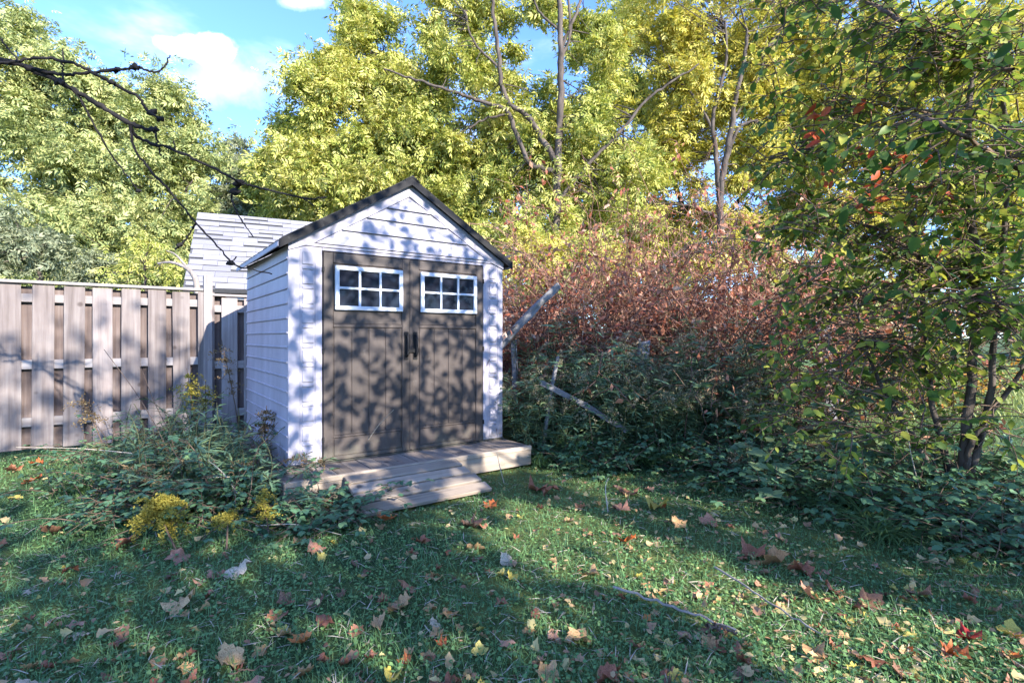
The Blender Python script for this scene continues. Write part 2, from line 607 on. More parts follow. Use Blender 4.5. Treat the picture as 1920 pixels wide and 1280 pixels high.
q = Nodes('lawn_soil')
g1 = q.noise(.35, 5, .6)
g2 = q.noise(30, 5, .6)
near = q.ramp(g2, [(.3, (.018, .035, .016)), (.55, (.04, .08, .03)), (.8, (.07, .10, .04))])
dry = q.ramp(q.noise(11, 5, .6), [(.3, (.10, .14, .04)), (.7, (.22, .22, .07))])
q.base(q.mix(q.ramp(g1, [(.40, (0, 0, 0)), (.7, (1, 1, 1))]), near, dry))
q.bump(g2, .7, .03)
M['soil'] = q.done(.9, .1)
q = Nodes('asphalt_shingle')
n = q.noise(160, 3, .7)
q.base(q.mix(1, q.ramp(n, [(.3, (.20, .195, .21)), (.7, (.30, .29, .315))]), q.ramp(q.rnd(), [(0, (.78, .78, .8)), (1, (1, 1, 1))]), 'MULTIPLY'))
q.bump(n, .5, .004)
M['shingle'] = q.done(.9, .15)
q = Nodes('shingle_underlay')
q.base(q.ramp(q.noise(60, 3), [(.3, (.07, .07, .075)), (.7, (.11, .11, .12))]))
M['underlay'] = q.done(.9, .1)
q = Nodes('wall_stucco')
q.base(q.ramp(q.noise(20, 5), [(.3, (.45, .43, .42)), (.7, (.6, .58, .56))]))
M['stucco'] = q.done(.85, .1)

# ------------------------------------------------------------------ ground
n = 90
gx = np.concatenate([[-600, -200, -80, -40], np.linspace(-24, 24, n), [40, 80, 200, 600]])
gy = np.concatenate([[-600, -200, -80, -40], np.linspace(-16, 32, n), [60, 120, 300, 900]])
X, Y = np.meshgrid(gx, gy)
Z = .012 * np.sin(1.7 * X + .6 * Y) + .012 * np.sin(2.3 * Y - .8 * X) - .012
NX, NY = len(gx), len(gy)
idx = (np.arange(NY - 1)[:, None] * NX + np.arange(NX - 1)[None, :]).ravel()
gv = np.stack([X.ravel(), Y.ravel(), Z.ravel()], 1)
gf = np.stack([idx, idx + 1, idx + NX + 1, idx + NX], 1)
link('ground', mesh_np('ground', gv, gf, M['soil'], True), kind='structure')

# ------------------------------------------------------------------ storage shed
ROT = math.atan2(.588, .809)
U, Wd = Vector((math.cos(ROT), math.sin(ROT), 0)), Vector((-math.sin(ROT), math.cos(ROT), 0))
P0 = Vector((-1.828, 4.27, .20))                    # front left bottom corner of the shed
SW, SD, SH = 2.135, 1.90, 1.83                      # width, depth, wall height
PEAK = 2.50


def shed_pt(x, y, z=0.0):
    return P0 + U * x + Wd * y + Vector((0, 0, z))


shed = empty('storage_shed', P0, ROT, label='pale resin garden shed with brown double doors and gabled roof', cat='shed')
DL, DM, DR = .278, 1.082, 1.888                     # left edge, middle and right edge of the doorway
# shell: rear wall, right wall, floor, and the frame behind the doors
link('rear_wall', MB().box(.012, SW - .012, SD - .03, SD, 0, SH).mesh('rear_wall', M['wall']), shed)
link('floor_panel', MB().box(.01, SW - .01, .01, SD - .031, .0, .03).mesh('floor_panel', M['roof_edge']), shed)
# lapped siding on the two sides: one board per lap
NL = 15
lap = SH / NL
for side in (0, 1):
    mb = MB()
    x0, x1 = (.012, .034) if side == 0 else (SW - .034, SW - .012)
    sw = link('side_wall', mb.box(x0, x1, .031, SD - .031, 0, SH).mesh('side_wall', M['wall_side']), shed)
    for i in range(NL):
        a = MB()
        z0, z1 = i * lap + .003, (i + 1) * lap - .002
        if side == 0:
            a.prism([(.012, z0), (-.006, z0), (-.008, z0 + .006), (-.008, z0 + .012), (.0, z0 + .018), (.004, z1), (.012, z1)], .012, SD - .01)
        else:
            e = SW
            a.prism([(e - .012, z0), (e + .006, z0), (e + .008, z0 + .006), (e + .008, z0 + .012), (e, z0 + .018), (e - .004, z1), (e - .012, z1)], .012, SD - .01)
        link('siding_board', a.mesh('siding_board', M['wall_side']), sw)
# corner columns with raised blocks
for (a, b) in ((.0, DL - .006), (DR + .006, SW)):
    col = link('corner_column', MB().box(a, b, -.004, .03, 0, SH - .002, .004).mesh('corner_column', M['wall']), shed)
    w = b - a
    c0, c1 = (a + w * .40, a + w * .74) if a < 1 else (a + w * .30, a + w * .66)
    zz = .045
    k = 0
    while zz < SH - .12:
        h = .105 if k % 2 == 0 else .022
        link('raised_block', MB().box(c0, c1, -.013, -.003, zz, zz + h, .004).mesh('raised_block', M['wall']), col)
        zz += h + .018
        k += 1
    for xx in (c0 - .018, c1 + .012):
        link('column_bead', MB().box(xx, xx + .006, -.009, -.003, .02, SH - .03, .002).mesh('column_bead', M['wall']), col)
    link('base_strip', MB().box(a - .003, b + .003, -.012, -.0045, .0, .02).mesh('base_strip', M['roof_edge']), col)
# header over the doors
link('door_header', MB().box(DL - .005, DR + .005, -.006, .03, 1.803, SH - .003, .003).mesh('door_header', M['wall']), shed)


def door(x0, x1, hinge_left):
    sgn = 1 if hinge_left else -1
    d = link('door', MB().box(x0 + .003, x1 - .003, .006, .03, .012, 1.797, .003).mesh('door', M['door']), shed)
    st = .085
    a, b = x0 + st, x1 - st
    y0, y1 = -.008, .0055
    m = M['door']
    # stiles and rails that stand proud of the panels
    link('stile', MB().box(x0 + .004, a, y0, y1, .014, 1.795, .004).mesh('stile', m), d)
    link('stile', MB().box(b, x1 - .004, y0, y1, .014, 1.795, .004).mesh('stile', m), d)
    for z0, z1 in ((.014, .045), (1.155, 1.185), (1.705, 1.795)):
        link('door_rail', MB().box(a + .001, b - .001, y0 + .001, y1, z0, z1, .004).mesh('door_rail', m), d)
    link('door_rail', MB().box(a + .001, b - .001, y0 + .004, y1, .205, .222, .003).mesh('door_rail', m), d)
    # planks of the tall panel and the plain foot panel
    nP = 4
    for i in range(nP):
        p0 = a + .006 + (b - a - .012) * i / nP
        p1 = a + .006 + (b - a - .012) * (i + 1) / nP
        link('door_plank', MB().box(p0 + .003, p1 - .003, -.001, .0055, .226, 1.152, .003).mesh('door_plank', m), d)
    link('foot_panel', MB().box(a + .01, b - .01, -.001, .0055, .05, .2, .004).mesh('foot_panel', m), d)
    link('window_panel', MB().box(a + .004, b - .004, .001, .0055, 1.188, 1.702, .002).mesh('window_panel', m), d)
    # window, three panes by two
    wx0, wx1, wz0, wz1 = x0 + .098, x1 - .085, 1.305, 1.685
    t = .036
    win = link('window', MB().box(wx0 + .01, wx1 - .01, -.007, -.0, wz0 + .01, wz1 - .01).mesh('window', M['white']), shed)
    for bx in ((wx0, wx1, wz0, wz0 + t), (wx0, wx1, wz1 - t, wz1), (wx0, wx0 + t, wz0 + t, wz1 - t), (wx1 - t, wx1, wz0 + t, wz1 - t)):
        f = link('window_frame', MB().box(bx[0], bx[1], -.030, -.006, bx[2], bx[3], .004).mesh('window_frame', M['white']), win)
    ix0, ix1, iz0, iz1 = wx0 + t, wx1 - t, wz0 + t, wz1 - t
    bar = .020
    pw, ph = (ix1 - ix0 - 2 * bar) / 3, (iz1 - iz0 - bar) / 2
    for i in range(2):
        xx = ix0 + (i + 1) * pw + i * bar
        link('glazing_bar', MB().box(xx, xx + bar, -.026, -.0075, iz0, iz1, .003).mesh('glazing_bar', M['white']), win)
    for i in range(3):
        xx = ix0 + i * (pw + bar)
        link('glazing_bar', MB().box(xx, xx + pw, -.0255, -.0075, iz0 + ph, iz0 + ph + bar, .003).mesh('glazing_bar', M['white']), win)
        for j in range(2):
            zz = iz0 + j * (ph + bar)
            link('pane', MB().box(xx, xx + pw, -.012, -.0075, zz, zz + ph).mesh('pane', M['glass']), win)
    # hinges
    hx = x0 if hinge_left else x1
    for zz in (.18, .93, 1.62):
        link('hinge', MB().box(hx - .010, hx + .010, -.013, -.0085, zz, zz + .045, .003).mesh('hinge', M['black']), d)
    # pull handle by the meeting edge
    hx = x1 - .045 if hinge_left else x0 + .045
    pts = smooth_path([(hx, -.008, 1.09), (hx, -.045, 1.07), (hx, -.052, .99), (hx, -.045, .91), (hx, -.008, .89)], 16)
    v, f = tubes([(pts, .011)], 8)
    hd = link('handle', mesh_np('handle', v, f, M['black'], True), d)
    link('backplate', MB().box(hx - .022, hx + .022, -.0135, -.0085, .86, 1.12, .003).mesh('backplate', M['black']), d)
    if hinge_left:
        link('astragal', MB().box(x1 - .012, x1 + .016, -.017, -.0085, .02, 1.79, .004).mesh('astragal', m), d)
    else:
        link('latch', MB().box(x0 - .05, x0 + .075, -.030, -.0175, .925, .965, .004).mesh('latch', M['black']), d)
    return d


door(DL, DM, True)
door(DM, DR, False)
link('door_sill', MB().box(DL - .004, DR + .004, -.016, .03, .0, .0115).mesh('door_sill', M['roof_edge']), shed)
# gable: backing board, lapped shingle courses and a raking trim
EZ = SH
sl = (PEAK - EZ) / (SW / 2 + .04)


def rake_z(x):
    return PEAK - abs(x - SW / 2) * sl


gab = link('gable', MB().prism([(.0, EZ), (SW, EZ), (SW, rake_z(SW)), (SW / 2, PEAK), (0, rake_z(0))], .0, .03).mesh('gable', M['wall']), shed)
link('gable_rear', MB().prism([(.0, EZ), (SW, EZ), (SW, rake_z(SW)), (SW / 2, PEAK), (0, rake_z(0))], SD - .03, SD).mesh('gable_rear', M['wall']), shed)
link('gable_foot_trim', MB().box(-.004, SW + .004, -.013, -.001, EZ + .001, EZ + .028, .003).mesh('gable_foot_trim', M['wall']), gab)


def inset_half(z, off):
    return (PEAK - off - z) / sl


rows = [(EZ + .031, EZ + .165), (EZ + .165, EZ + .30), (EZ + .30, EZ + .415), (EZ + .415, EZ + .505)]
for z0, z1 in rows:
    top = min(z1, PEAK - .13)
    h0, h1 = inset_half(z0, .125), max(.02, inset_half(top, .125))
    c = SW / 2
    mb = MB()
    bm = mb.bm
    a = [bm.verts.new(q_) for q_ in ((c - h0, -.026, z0), (c + h0, -.026, z0), (c + h1, -.004, top - .004), (c - h1, -.004, top - .004))]
    b = [bm.verts.new(q_) for q_ in ((c - h0, -.0005, z0), (c + h0, -.0005, z0), (c + h1, -.0005, top - .004), (c - h1, -.0005, top - .004))]
    bm.faces.new(a)
    bm.faces.new(b[::-1])
    for i in range(4):
        j = (i + 1) % 4
        bm.faces.new((a[j], a[i], b[i], b[j]))
    link('gable_board', mb.mesh('gable_board', M['wall']), gab)
for s in (-1, 1):
    c = SW / 2
    pts = [(c, PEAK - .008), (c + s * (SW / 2), rake_z(SW) - .008), (c + s * (SW / 2), rake_z(SW) - .1 + .03), (c + s * inset_half(EZ + .03, .118), EZ + .03), (c, PEAK - .118)]
    link('raking_trim', MB().prism(pts, -.018, -.0007).mesh('raking_trim', M['wall']), gab)
# roof: two slabs with a dark edge, a ridge cap and grooved panels
OV, TH = .06, .038
rf = link('roof', MB().prism([(SW / 2, PEAK + .008), (SW + OV + .02, rake_z(SW + OV + .02) + .008), (SW + OV + .02, rake_z(SW + OV + .02) + .008 + TH), (SW / 2, PEAK + .008 + TH)],
                             -OV, SD + OV).prism([(SW / 2 - .0005, PEAK + .008 + TH), (-OV - .02, rake_z(SW + OV + .02) + .008 + TH), (-OV - .02, rake_z(SW + OV + .02) + .008), (SW / 2 - .0005, PEAK + .008)],
                                                 -OV, SD + OV).mesh('roof', M['roof_edge']), shed)
for s in (-1, 1):
    c = SW / 2
    ex = SW / 2 + OV + .022
    ez = PEAK - ex * sl + .008
    link('rake_fascia', MB().prism([(c, PEAK - .022), (c + s * ex, ez - .03), (c + s * ex, ez + TH + .004), (c, PEAK + .012 + TH)], -OV - .014, -OV - .0005).mesh('rake_fascia', M['black']), rf)
    link('eave_gutter_lip', MB().box(c + s * ex - .012 * (s < 0) - .0 * s, c + s * ex + .012 * (s > 0), -OV, SD + OV, ez - .018, ez + TH * .6, .003).mesh('eave_lip', M['wall']), rf)
    for i in range(9):
        yy = -OV + .03 + i * (SD + 2 * OV - .08) / 8
        e0 = .06
        link('roof_rib', MB().prism([(c + s * e0, PEAK - e0 * sl + .0085 + TH), (c + s * (ex - .03), PEAK - (ex - .03) * sl + .0085 + TH), (c + s * (ex - .03), PEAK - (ex - .03) * sl + .02 + TH), (c + s * e0, PEAK - e0 * sl + .02 + TH)],
                                    yy, yy + .03).mesh('roof_rib', M['roof_edge']), rf)
link('ridge_cap', MB().prism([(SW / 2 - .07, PEAK - .07 * sl + .009 + TH), (SW / 2, PEAK + .009 + TH), (SW / 2 + .07, PEAK - .07 * sl + .009 + TH), (SW / 2 + .07, PEAK - .07 * sl + .024 + TH), (SW / 2, PEAK + .026 + TH), (SW / 2 - .07, PEAK - .07 * sl + .024 + TH)],
                             -OV - .02, SD + OV + .01).mesh('ridge_cap', M['black']), rf)

# ------------------------------------------------------------------ platform and ramp
deck = empty('wooden_platform', P0 - Vector((0, 0, .20)), ROT, label='low weathered wooden platform that the shed stands on', cat='platform')
DZ = .196
x = -.13
i = 0
while x < SW + .02:
    w = .138
    me = MB().box(x, min(x + w - .006, SW + .035), -.412, SD + .08, DZ - .032, DZ - (.003 if i % 3 == 1 else 0), .003).mesh('deck_board', M['deck_y'])
    link('deck_board', me, deck)
    x += w
    i += 1
link('nosing_board', MB().box(-.13, SW + .037, -.452, -.416, DZ - .036, DZ + .003, .003).mesh('nosing', M['ramp']), deck)
link('fascia_board', MB().box(-.13, SW + .036, -.446, -.412, .015, DZ - .038, .003).mesh('fascia', M['ramp']), deck)
link('side_fascia', MB().box(SW + .0, SW + .034, -.411, SD + .08, .015, DZ - .034, .003).mesh('side_fascia', M['deck_y']), deck)
link('side_fascia', MB().box(-.13, -.096, -.411, SD + .08, .015, DZ - .034, .003).mesh('side_fascia', M['deck_y']), deck)

ramp = empty('wooden_ramp', P0 - Vector((0, 0, .20)) + U * .3 - Wd * .46, ROT, label='short wooden ramp of four pale boards leading up to shed doors', cat='ramp')
L = math.hypot(.545, .15)
tilt = math.atan2(.15, .545)
for i in range(4):
    s0 = .012 + i * (L / 4)
    bw = L / 4 - .026
    x0 = -.0 - .005 * i + RNG.uniform(-.01, .01)
    x1 = 1.0 + .014 * i + RNG.uniform(-.01, .01)
    mb = MB().box(x0, x1, -bw / 2, bw / 2, -.03, 0, .004)
    o = link('ramp_board', mb.mesh('ramp_board', M['ramp']), ramp)
    cc = s0 + bw / 2
    o.location = (0, -cc * math.cos(tilt), .190 - cc * math.sin(tilt) + .004)
    o.rotation_euler = (tilt, 0, RNG.uniform(-.012, .012))
for xx in (.08, .9):
    mb = MB().prism([(0, 0), (0, 0)][:0] or [(xx, .0), (xx + .04, .0), (xx + .04, .02), (xx, .02)], -.50, -.02)
    for v in mb.bm.verts:
        if v.co.z > .01:
            v.co.z = .152 + (v.co.y) * math.tan(tilt) * .98
        v.co.z = max(v.co.z, .002)
    link('stringer', mb.mesh('stringer', M['deck_y']), ramp)

# ------------------------------------------------------------------ board fence
FO = Vector((-5.48, 5.60, 0))
FDIR = math.atan2(.588, .809)
fence = empty('board_fence', FO, FDIR, label='weathered board on board cedar fence running behind the shed', cat='fence')
pitch, bw = .262, .184
front_me = [MB().box(-bw / 2, bw / 2, -.020, 0, .04, 1.845, .003).mesh('fence_board', M['fence']) for _ in range(2)]
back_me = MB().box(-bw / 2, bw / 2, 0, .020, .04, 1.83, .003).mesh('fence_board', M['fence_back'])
POSTX = [-2.35, -.25, 1.93, 4.2, 6.4]


def drop(s):
    return 0 if s < 1.95 else -.06


k = 0
s = -2.8
while s < 8.2:
    o = link('fence_board', front_me[k % 2], fence, (s, -.021, drop(s) + RNG.uniform(-.008, .008)), (RNG.normal(0, .004), RNG.normal(0, .004), RNG.normal(0, .012)))
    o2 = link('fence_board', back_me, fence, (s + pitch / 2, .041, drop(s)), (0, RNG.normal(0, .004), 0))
    s += pitch
    k += 1
for a, b in zip(POSTX, POSTX[1:] + [8.4]):
    dz = drop(a + .1)
    for z in (.34, .97, 1.70):
        h = .05 if z < 1.6 else .045
        link('rail', MB().box(a + .05, b - .05, -.0195, .0395, z + dz - h, z + dz + h, .003).mesh('rail', M['rail']), fence)
    link('cap_board', MB().box(a - .05, b - .055, -.075, .085, 1.858 + dz, 1.888 + dz, .004).mesh('cap_board', M['rail']), fence)
for a in POSTX:
    tall = 2.06 if abs(a - 1.93) < .01 else 1.85
    link('post', MB().box(a - .048, a + .048, -.0475 - (.03 if tall > 2 else 0), .047, 0, tall, .005).mesh('post', M['fence']), fence)

# ------------------------------------------------------------------ neighbour's garage beyond the fence
gar = empty('neighbour_garage', (0, 0, 0), 0, label='pale shingled roof of a low building beyond the fence', cat='building')
A = P(371, 398, 11.0)                               # left end of the ridge
B = Vector((A.x + 6.4 * .97, A.y + 6.4 * .45, A.z))
E0 = P(364, 536, 9.2)                               # left end of the eave
along = (B - A).normalized()
down = (E0 - A)
down -= along * down.dot(along)
run = down.length
dn = down.normalized()
nrm = along.cross(dn)
if nrm.z < 0:
    nrm = -nrm
Rm = Matrix((along, dn, nrm)).transposed().to_4x4()
Rm.translation = A
gar.matrix_world = Rm
LEN = 6.4
roof = link('roof', MB().box(0, LEN, 0, run + .06, -.09, -.012).mesh('roof', M['underlay']), gar)
NR = 15
rh = (run + .06) / NR
sw_ = .46
sh_me = []
for t in range(3):
    mb = MB().box(0, sw_ - .004, 0, rh * 1.0, -.011, 0, .002)
    for v in mb.bm.verts:
        v.co.z += .012 * v.co.y / rh - .004 * t * 0
    sh_me.append(mb.mesh('shingle', M['shingle']))
for r in range(NR):
    x = -(.23 if r % 2 else 0) + RNG.uniform(-.06, .06)
    while x < LEN - .1:
        a, b = max(0, x), min(LEN, x + sw_)
        if b - a > .08:
            o = link('shingle', sh_me[r % 3], roof, (a, r * rh, .001 + RNG.choice([0, .006])), None, ((b - a) / sw_, .985 if RNG.random() > .4 else .66, 1))
        x += sw_
# walls and the far slope
inv = Rm.inverted()
c0 = inv @ Vector((E0.x, E0.y, 0))
hw = MB()
wall_bm = hw.bm
pts = [A + along * .25 + dn * (run - .25), A + along * (LEN - .25) + dn * (run - .25)]
low = [Vector((q_.x, q_.y, 0)) for q_ in pts]
pts = [q_ - Vector((0, 0, .14)) for q_ in pts]
back = Vector((-dn.x, -dn.y, 0)).normalized()
vs = [wall_bm.verts.new(inv @ q_) for q_ in (low[0], low[1], pts[1], pts[0])]
rear = [wall_bm.verts.new(inv @ (q_ + back * 3.6)) for q_ in (low[0], low[1], pts[1], pts[0])]
for fidx in ((0, 1, 2, 3),):
    wall_bm.faces.new([vs[i_] for i_ in fidx])
    wall_bm.faces.new([rear[i_] for i_ in fidx[::-1]])
for i_ in range(4):
    j_ = (i_ + 1) % 4
    wall_bm.faces.new((vs[j_], vs[i_], rear[i_], rear[j_]))
link('wall', hw.mesh('wall', M['stucco']), gar)
rear_slope = MB()
rv = [A, A + along * LEN, A + along * LEN + back * 2.3 - Vector((0, 0, 1.4)), A + back * 2.3 - Vector((0, 0, 1.4))]
t0 = [rear_slope.bm.verts.new(inv @ (q_ - Vector((0, 0, .02)))) for q_ in rv]
t1 = [rear_slope.bm.verts.new(inv @ (q_ - Vector((0, 0, .09)))) for q_ in rv]
rear_slope.bm.faces.new(t0)
rear_slope.bm.faces.new(t1[::-1])
for i_ in range(4):
    j_ = (i_ + 1) % 4
    rear_slope.bm.faces.new((t0[j_], t0[i_], t1[i_], t1[j_]))
link('rear_slope', rear_slope.mesh('rear_slope', M['underlay']), gar)


# ------------------------------------------------------------------ trees
def crown_leaves(blobs, depth, per, leaf, tpl=SPRAY, dj=1.0, clump=.50, fill=.25, flat=.75, elev=-.3, minz=.15, back=0.0):
    """blobs: (px, py, radius in px[, depth shift]); leaves in clumps spread through each blob's volume"""
    V = []
    for b in blobs:
        px, py, r = b[:3]
        d = depth + back + (b[3] if len(b) > 3 else 0)
        c = np.array(P(px, py, d))
        R = r / F * d
        m = max(4, int(8 * (R / 1.0) ** 2))
        q_ = RNG.normal(0, 1, (m, 3))
        q_ /= np.linalg.norm(q_, axis=1, keepdims=True)
        q_ *= (RNG.uniform(fill, 1.0, (m, 1)) ** .6) * R
        q_[:, 1] *= dj
        cc = c + q_
        nl = int(per * .36 * R * R)
        pick = RNG.integers(0, m, nl)
        cs = RNG.uniform(.45, 1.7, m)[pick][:, None] * clump * min(1.0, R)
        off = RNG.normal(0, .5, (nl, 3)) * cs
        off[:, 2] *= flat
        pos = cc[pick] + off
        pos = pos[pos[:, 2] > minz]
        V.append(pos)
    pos = np.concatenate(V)
    n_ = len(pos)
    dd, nn = loose_dirs(n_, elev, .5, .7)
    return scatter(tpl, pos, dd, nn, RNG.uniform(.55, 1.35, n_) * leaf * 2.5), pos


def limbs(paths_px, depth, scale=1.0):
    """paths in photo pixels with a width in px at both ends"""
    out = []
    for pts, w0, w1 in paths_px:
        p_ = [P(q_[0], q_[1], depth + (q_[2] if len(q_) > 2 else 0)) for q_ in pts]
        sp = smooth_path(p_, 5 * len(p_), .012)
        r_ = np.linspace(w0, w1, len(sp)) / F * depth / 2
        out.append((sp, r_))
    return out


def twigs_to(pos, anchors, k, r0=.02, r1=.005):
    """thin branches from the limbs out into the leaves"""
    out = []
    sel = pos[RNG.choice(len(pos), min(k, len(pos)), replace=False)]
    for t in sel:
        d = np.linalg.norm(anchors - t, axis=1)
        a = anchors[np.argsort(d)[RNG.integers(0, 4)]]
        ln = np.linalg.norm(t - a)
        if ln > 4.5:
            continue
        mid = (a + t) / 2 + RNG.normal(0, .08 * ln + .01, 3) + np.array([0, 0, .08 * ln])
        sp = smooth_path([a, mid, t], 8)
        out.append((sp, np.linspace(r0 * min(1.5, .4 + ln * .3), r1, len(sp))))
    return out


def tree(name, label, blobs, depth, mat, per, leaf, limb_px, base, trunk_w=.3, bark='bark', group=None, ntwig=60, cat='tree', **kw):
    base = Vector(base)
    t = empty(name, base, 0, label=label, cat=cat, group=group)
    (v, f), pos = crown_leaves(blobs, depth, per, leaf, **kw)
    cr = link('crown', mesh_np('crown', v - np.array(base), f, mat), t)
    paths = limbs(limb_px, depth)
    if paths:
        low_pt = paths[0][0][0]
        tr = smooth_path([tuple(base - Vector((0, 0, .1))), (low_pt * .5 + np.array(base) * .5) + RNG.normal(0, .05, 3), tuple(low_pt)], 10)
        r_top = paths[0][1][0]
        paths.insert(0, (tr, np.linspace(max(trunk_w / 2, r_top * 1.3), r_top, len(tr))))
    anchors = np.concatenate([q_[0] for q_ in paths])
    v1, f1 = tubes(paths, 9, .05)
    link('trunk', mesh_np('trunk', v1 - np.array(base), f1, M[bark], True), t)
    tw = twigs_to(pos, anchors, ntwig)
    if tw:
        v2, f2 = tubes(tw, 4)
        link('branches', mesh_np('branches', v2 - np.array(base), f2, M[bark], True), t)
    return t


# far left: broad pale yellow tree above the fence
tree('broad_tree', 'broad pale yellow-green tree rising above the fence on the left',
     [(40, 150, 85), (20, 60, 50), (110, 180, 85), (190, 150, 55), (220, 210, 75), (290, 190, 60), (330, 250, 60), (355, 290, 45), (60, 290, 95), (170, 300, 95), (270, 330, 85), (340, 370, 60),
      (50, 400, 90, -.5), (150, 410, 90, -.5), (250, 420, 80, -.4), (320, 450, 55, -.3), (60, 490, 80, -.5), (170, 500, 80, -.5), (270, 500, 70, -.5)],
     15, M['pale_crown'], 3600, .13,
     [([(238, 560), (236, 470), (215, 380), (180, 290), (150, 220)], 22, 7), ([(236, 480), (262, 420), (290, 340), (310, 280)], 12, 4), ([(230, 430), (160, 370), (95, 310)], 11, 4), ([(225, 400), (110, 330), (60, 250)], 9, 4), ([(262, 420), (330, 380), (365, 330)], 7, 3)],
     (-11.0, 15, 0), ntwig=150)
tree('hedge_bush', 'leafy mid green bush peeping over the left end of the fence', [(30, 470, 60), (90, 490, 55), (150, 480, 50), (0, 430, 55)], 10.5, M['grey_crown'], 3200, .10,
     [([(70, 590), (75, 520), (60, 470)], 10, 4)], (-9.5, 10.5, 0), .12, ntwig=30, cat='bush')
tree('amber_bush', 'yellow-green bush behind the fence beside the shingled roof', [(270, 480, 42), (300, 500, 40), (235, 500, 40)], 10.0, M['yellow_crown'], 1800, .09,
     [([(270, 590), (272, 540), (270, 490)], 8, 3)], (-7.05, 10, 0), .1, ntwig=25, cat='bush')
tree('small_dark_tree', 'small grey-green tree in the gap between the taller trees',
     [(455, 290, 32), (440, 330, 45), (480, 350, 50), (420, 370, 45), (470, 400, 55), (395, 400, 45), (520, 380, 50), (360, 430, 40)], 18, M['grey_crown'], 3000, .14,
     [([(450, 560), (452, 460), (455, 360), (456, 300)], 12, 3)], (-9.4, 18, 0), .25, ntwig=60)
# mass of yellow-green trees behind the shed
tree('tall_yellow_tree', 'tall yellow-green tree directly behind the shed roof',
     [(690, 20, 45), (710, 90, 55), (640, 130, 65), (590, 180, 65), (560, 240, 55), (650, 220, 85), (740, 190, 85), (540, 310, 60), (620, 320, 85), (710, 310, 90), (800, 300, 85), (510, 370, 55), (580, 390, 60), (660, 390, 70), (860, 340, 70), (830, 400, 70), (905, 420, 60), (770, 250, 70)],
     14, M['yellow_crown'], 4200, .13,
     [([(700, 600), (705, 470), (715, 330), (710, 200), (700, 90)], 20, 5), ([(708, 420), (640, 320), (590, 230)], 10, 4), ([(712, 350), (780, 280), (830, 230)], 9, 3)],
     (-3.65, 14, 0), ntwig=130)
tree('forked_tree', 'tall tree with forking dark trunks behind the shed and sky gaps in its crown',
     [(860, 20, 60), (920, 60, 55), (800, 60, 35), (850, 130, 60), (780, 170, 55), (900, 210, 65), (960, 130, 40), (1010, 190, 50), (1090, 30, 45), (1080, 190, 60), (1130, 110, 55), (960, 270, 80), (1050, 290, 75), (1130, 260, 80), (980, 350, 85), (1080, 370, 80), (1180, 330, 70), (1000, 10, 45), (880, 300, 60), (990, 430, 70, -1), (1090, 440, 60, -1), (920, 460, 50, -1), (1160, 430, 60, -1)],
     12.5, M['yellow_crown'], 3300, .125,
     [([(1030, 600), (1042, 420), (1046, 300), (1052, 170), (1052, 90), (1050, 30), (1044, -60)], 17, 8),
      ([(1046, 310), (1010, 250), (985, 215), (950, 190), (938, 130), (930, 60), (920, -30)], 12, 6),
      ([(1040, 320), (1000, 310), (985, 290), (965, 240), (950, 205)], 10, 8),
      ([(950, 205), (900, 190), (850, 172), (780, 150), (720, 130)], 8, 3),
      ([(950, 215), (905, 225), (880, 240)], 5, 3),
      ([(1110, 300), (1160, 250), (1210, 190), (1250, 160), (1310, 120)], 7, 3),
      ([(1052, 90), (1075, 40), (1095, -20)], 7, 5), ([(1050, 60), (1010, 20), (990, -30)], 5, 3), ([(1044, 380), (1110, 300)], 9, 7),
      ([(1052, 110), (1070, 60), (1062, -20)], 7, 4), ([(938, 130), (890, 80), (870, 20)], 5, 3)],
     (.95, 12.5, 0), .42, ntwig=200, back=.95)
tree('golden_tree', 'bright golden tree with twin trunk right of the forked tree',
     [(1230, 50, 75), (1330, 60, 75), (1420, 50, 65), (1260, 150, 75), (1360, 150, 75), (1440, 140, 65), (1220, 230, 65), (1300, 250, 65), (1400, 240, 65), (1470, 210, 50), (1260, 330, 60), (1400, 330, 55), (1190, 390, 55), (1300, 400, 50), (1240, 440, 55), (1420, 410, 45), (1330, -20, 70), (1460, 300, 45), (1500, 20, 60)],
     13.5, M['gold_crown'], 3300, .125,
     [([(1352, 620), (1352, 450), (1350, 380), (1358, 310), (1370, 250), (1378, 190), (1395, 120), (1402, 60)], 16, 6),
      ([(1350, 380), (1344, 300), (1336, 230), (1350, 170), (1362, 110), (1360, 40)], 10, 4), ([(1362, 300), (1385, 240), (1420, 225)], 7, 4),
      ([(1349, 410), (1310, 390), (1285, 385)], 6, 3), ([(1300, 380), (1320, 340)], 5, 3), ([(1372, 230), (1425, 140), (1430, 90)], 6, 3), ([(1340, 250), (1300, 180), (1260, 140)], 6, 3)],
     (5.4, 13.5, 0), .3, 'bark', ntwig=170, back=.95)
tree('pale_gold_tree', 'pale gold tree mostly hidden behind the near dark green tree',
     [(1560, 60, 80), (1560, 170, 75), (1660, 80, 90), (1640, 210, 80), (1760, 70, 90), (1740, 200, 85), (1850, 100, 90), (1840, 240, 85), (1940, 160, 80), (1560, 290, 60), (1660, 330, 70), (1770, 330, 75), (1880, 350, 80), (1600, 410, 55), (1720, 430, 60), (1830, 450, 60), (1940, 420, 60)],
     15, M['gold_crown'], 3200, .13,
     [([(1700, 620), (1700, 420), (1690, 250), (1700, 120)], 20, 6), ([(1700, 380), (1780, 260), (1830, 170)], 10, 4), ([(1695, 330), (1620, 230), (1570, 150)], 10, 4)],
     (11.3, 15, 0), ntwig=80)
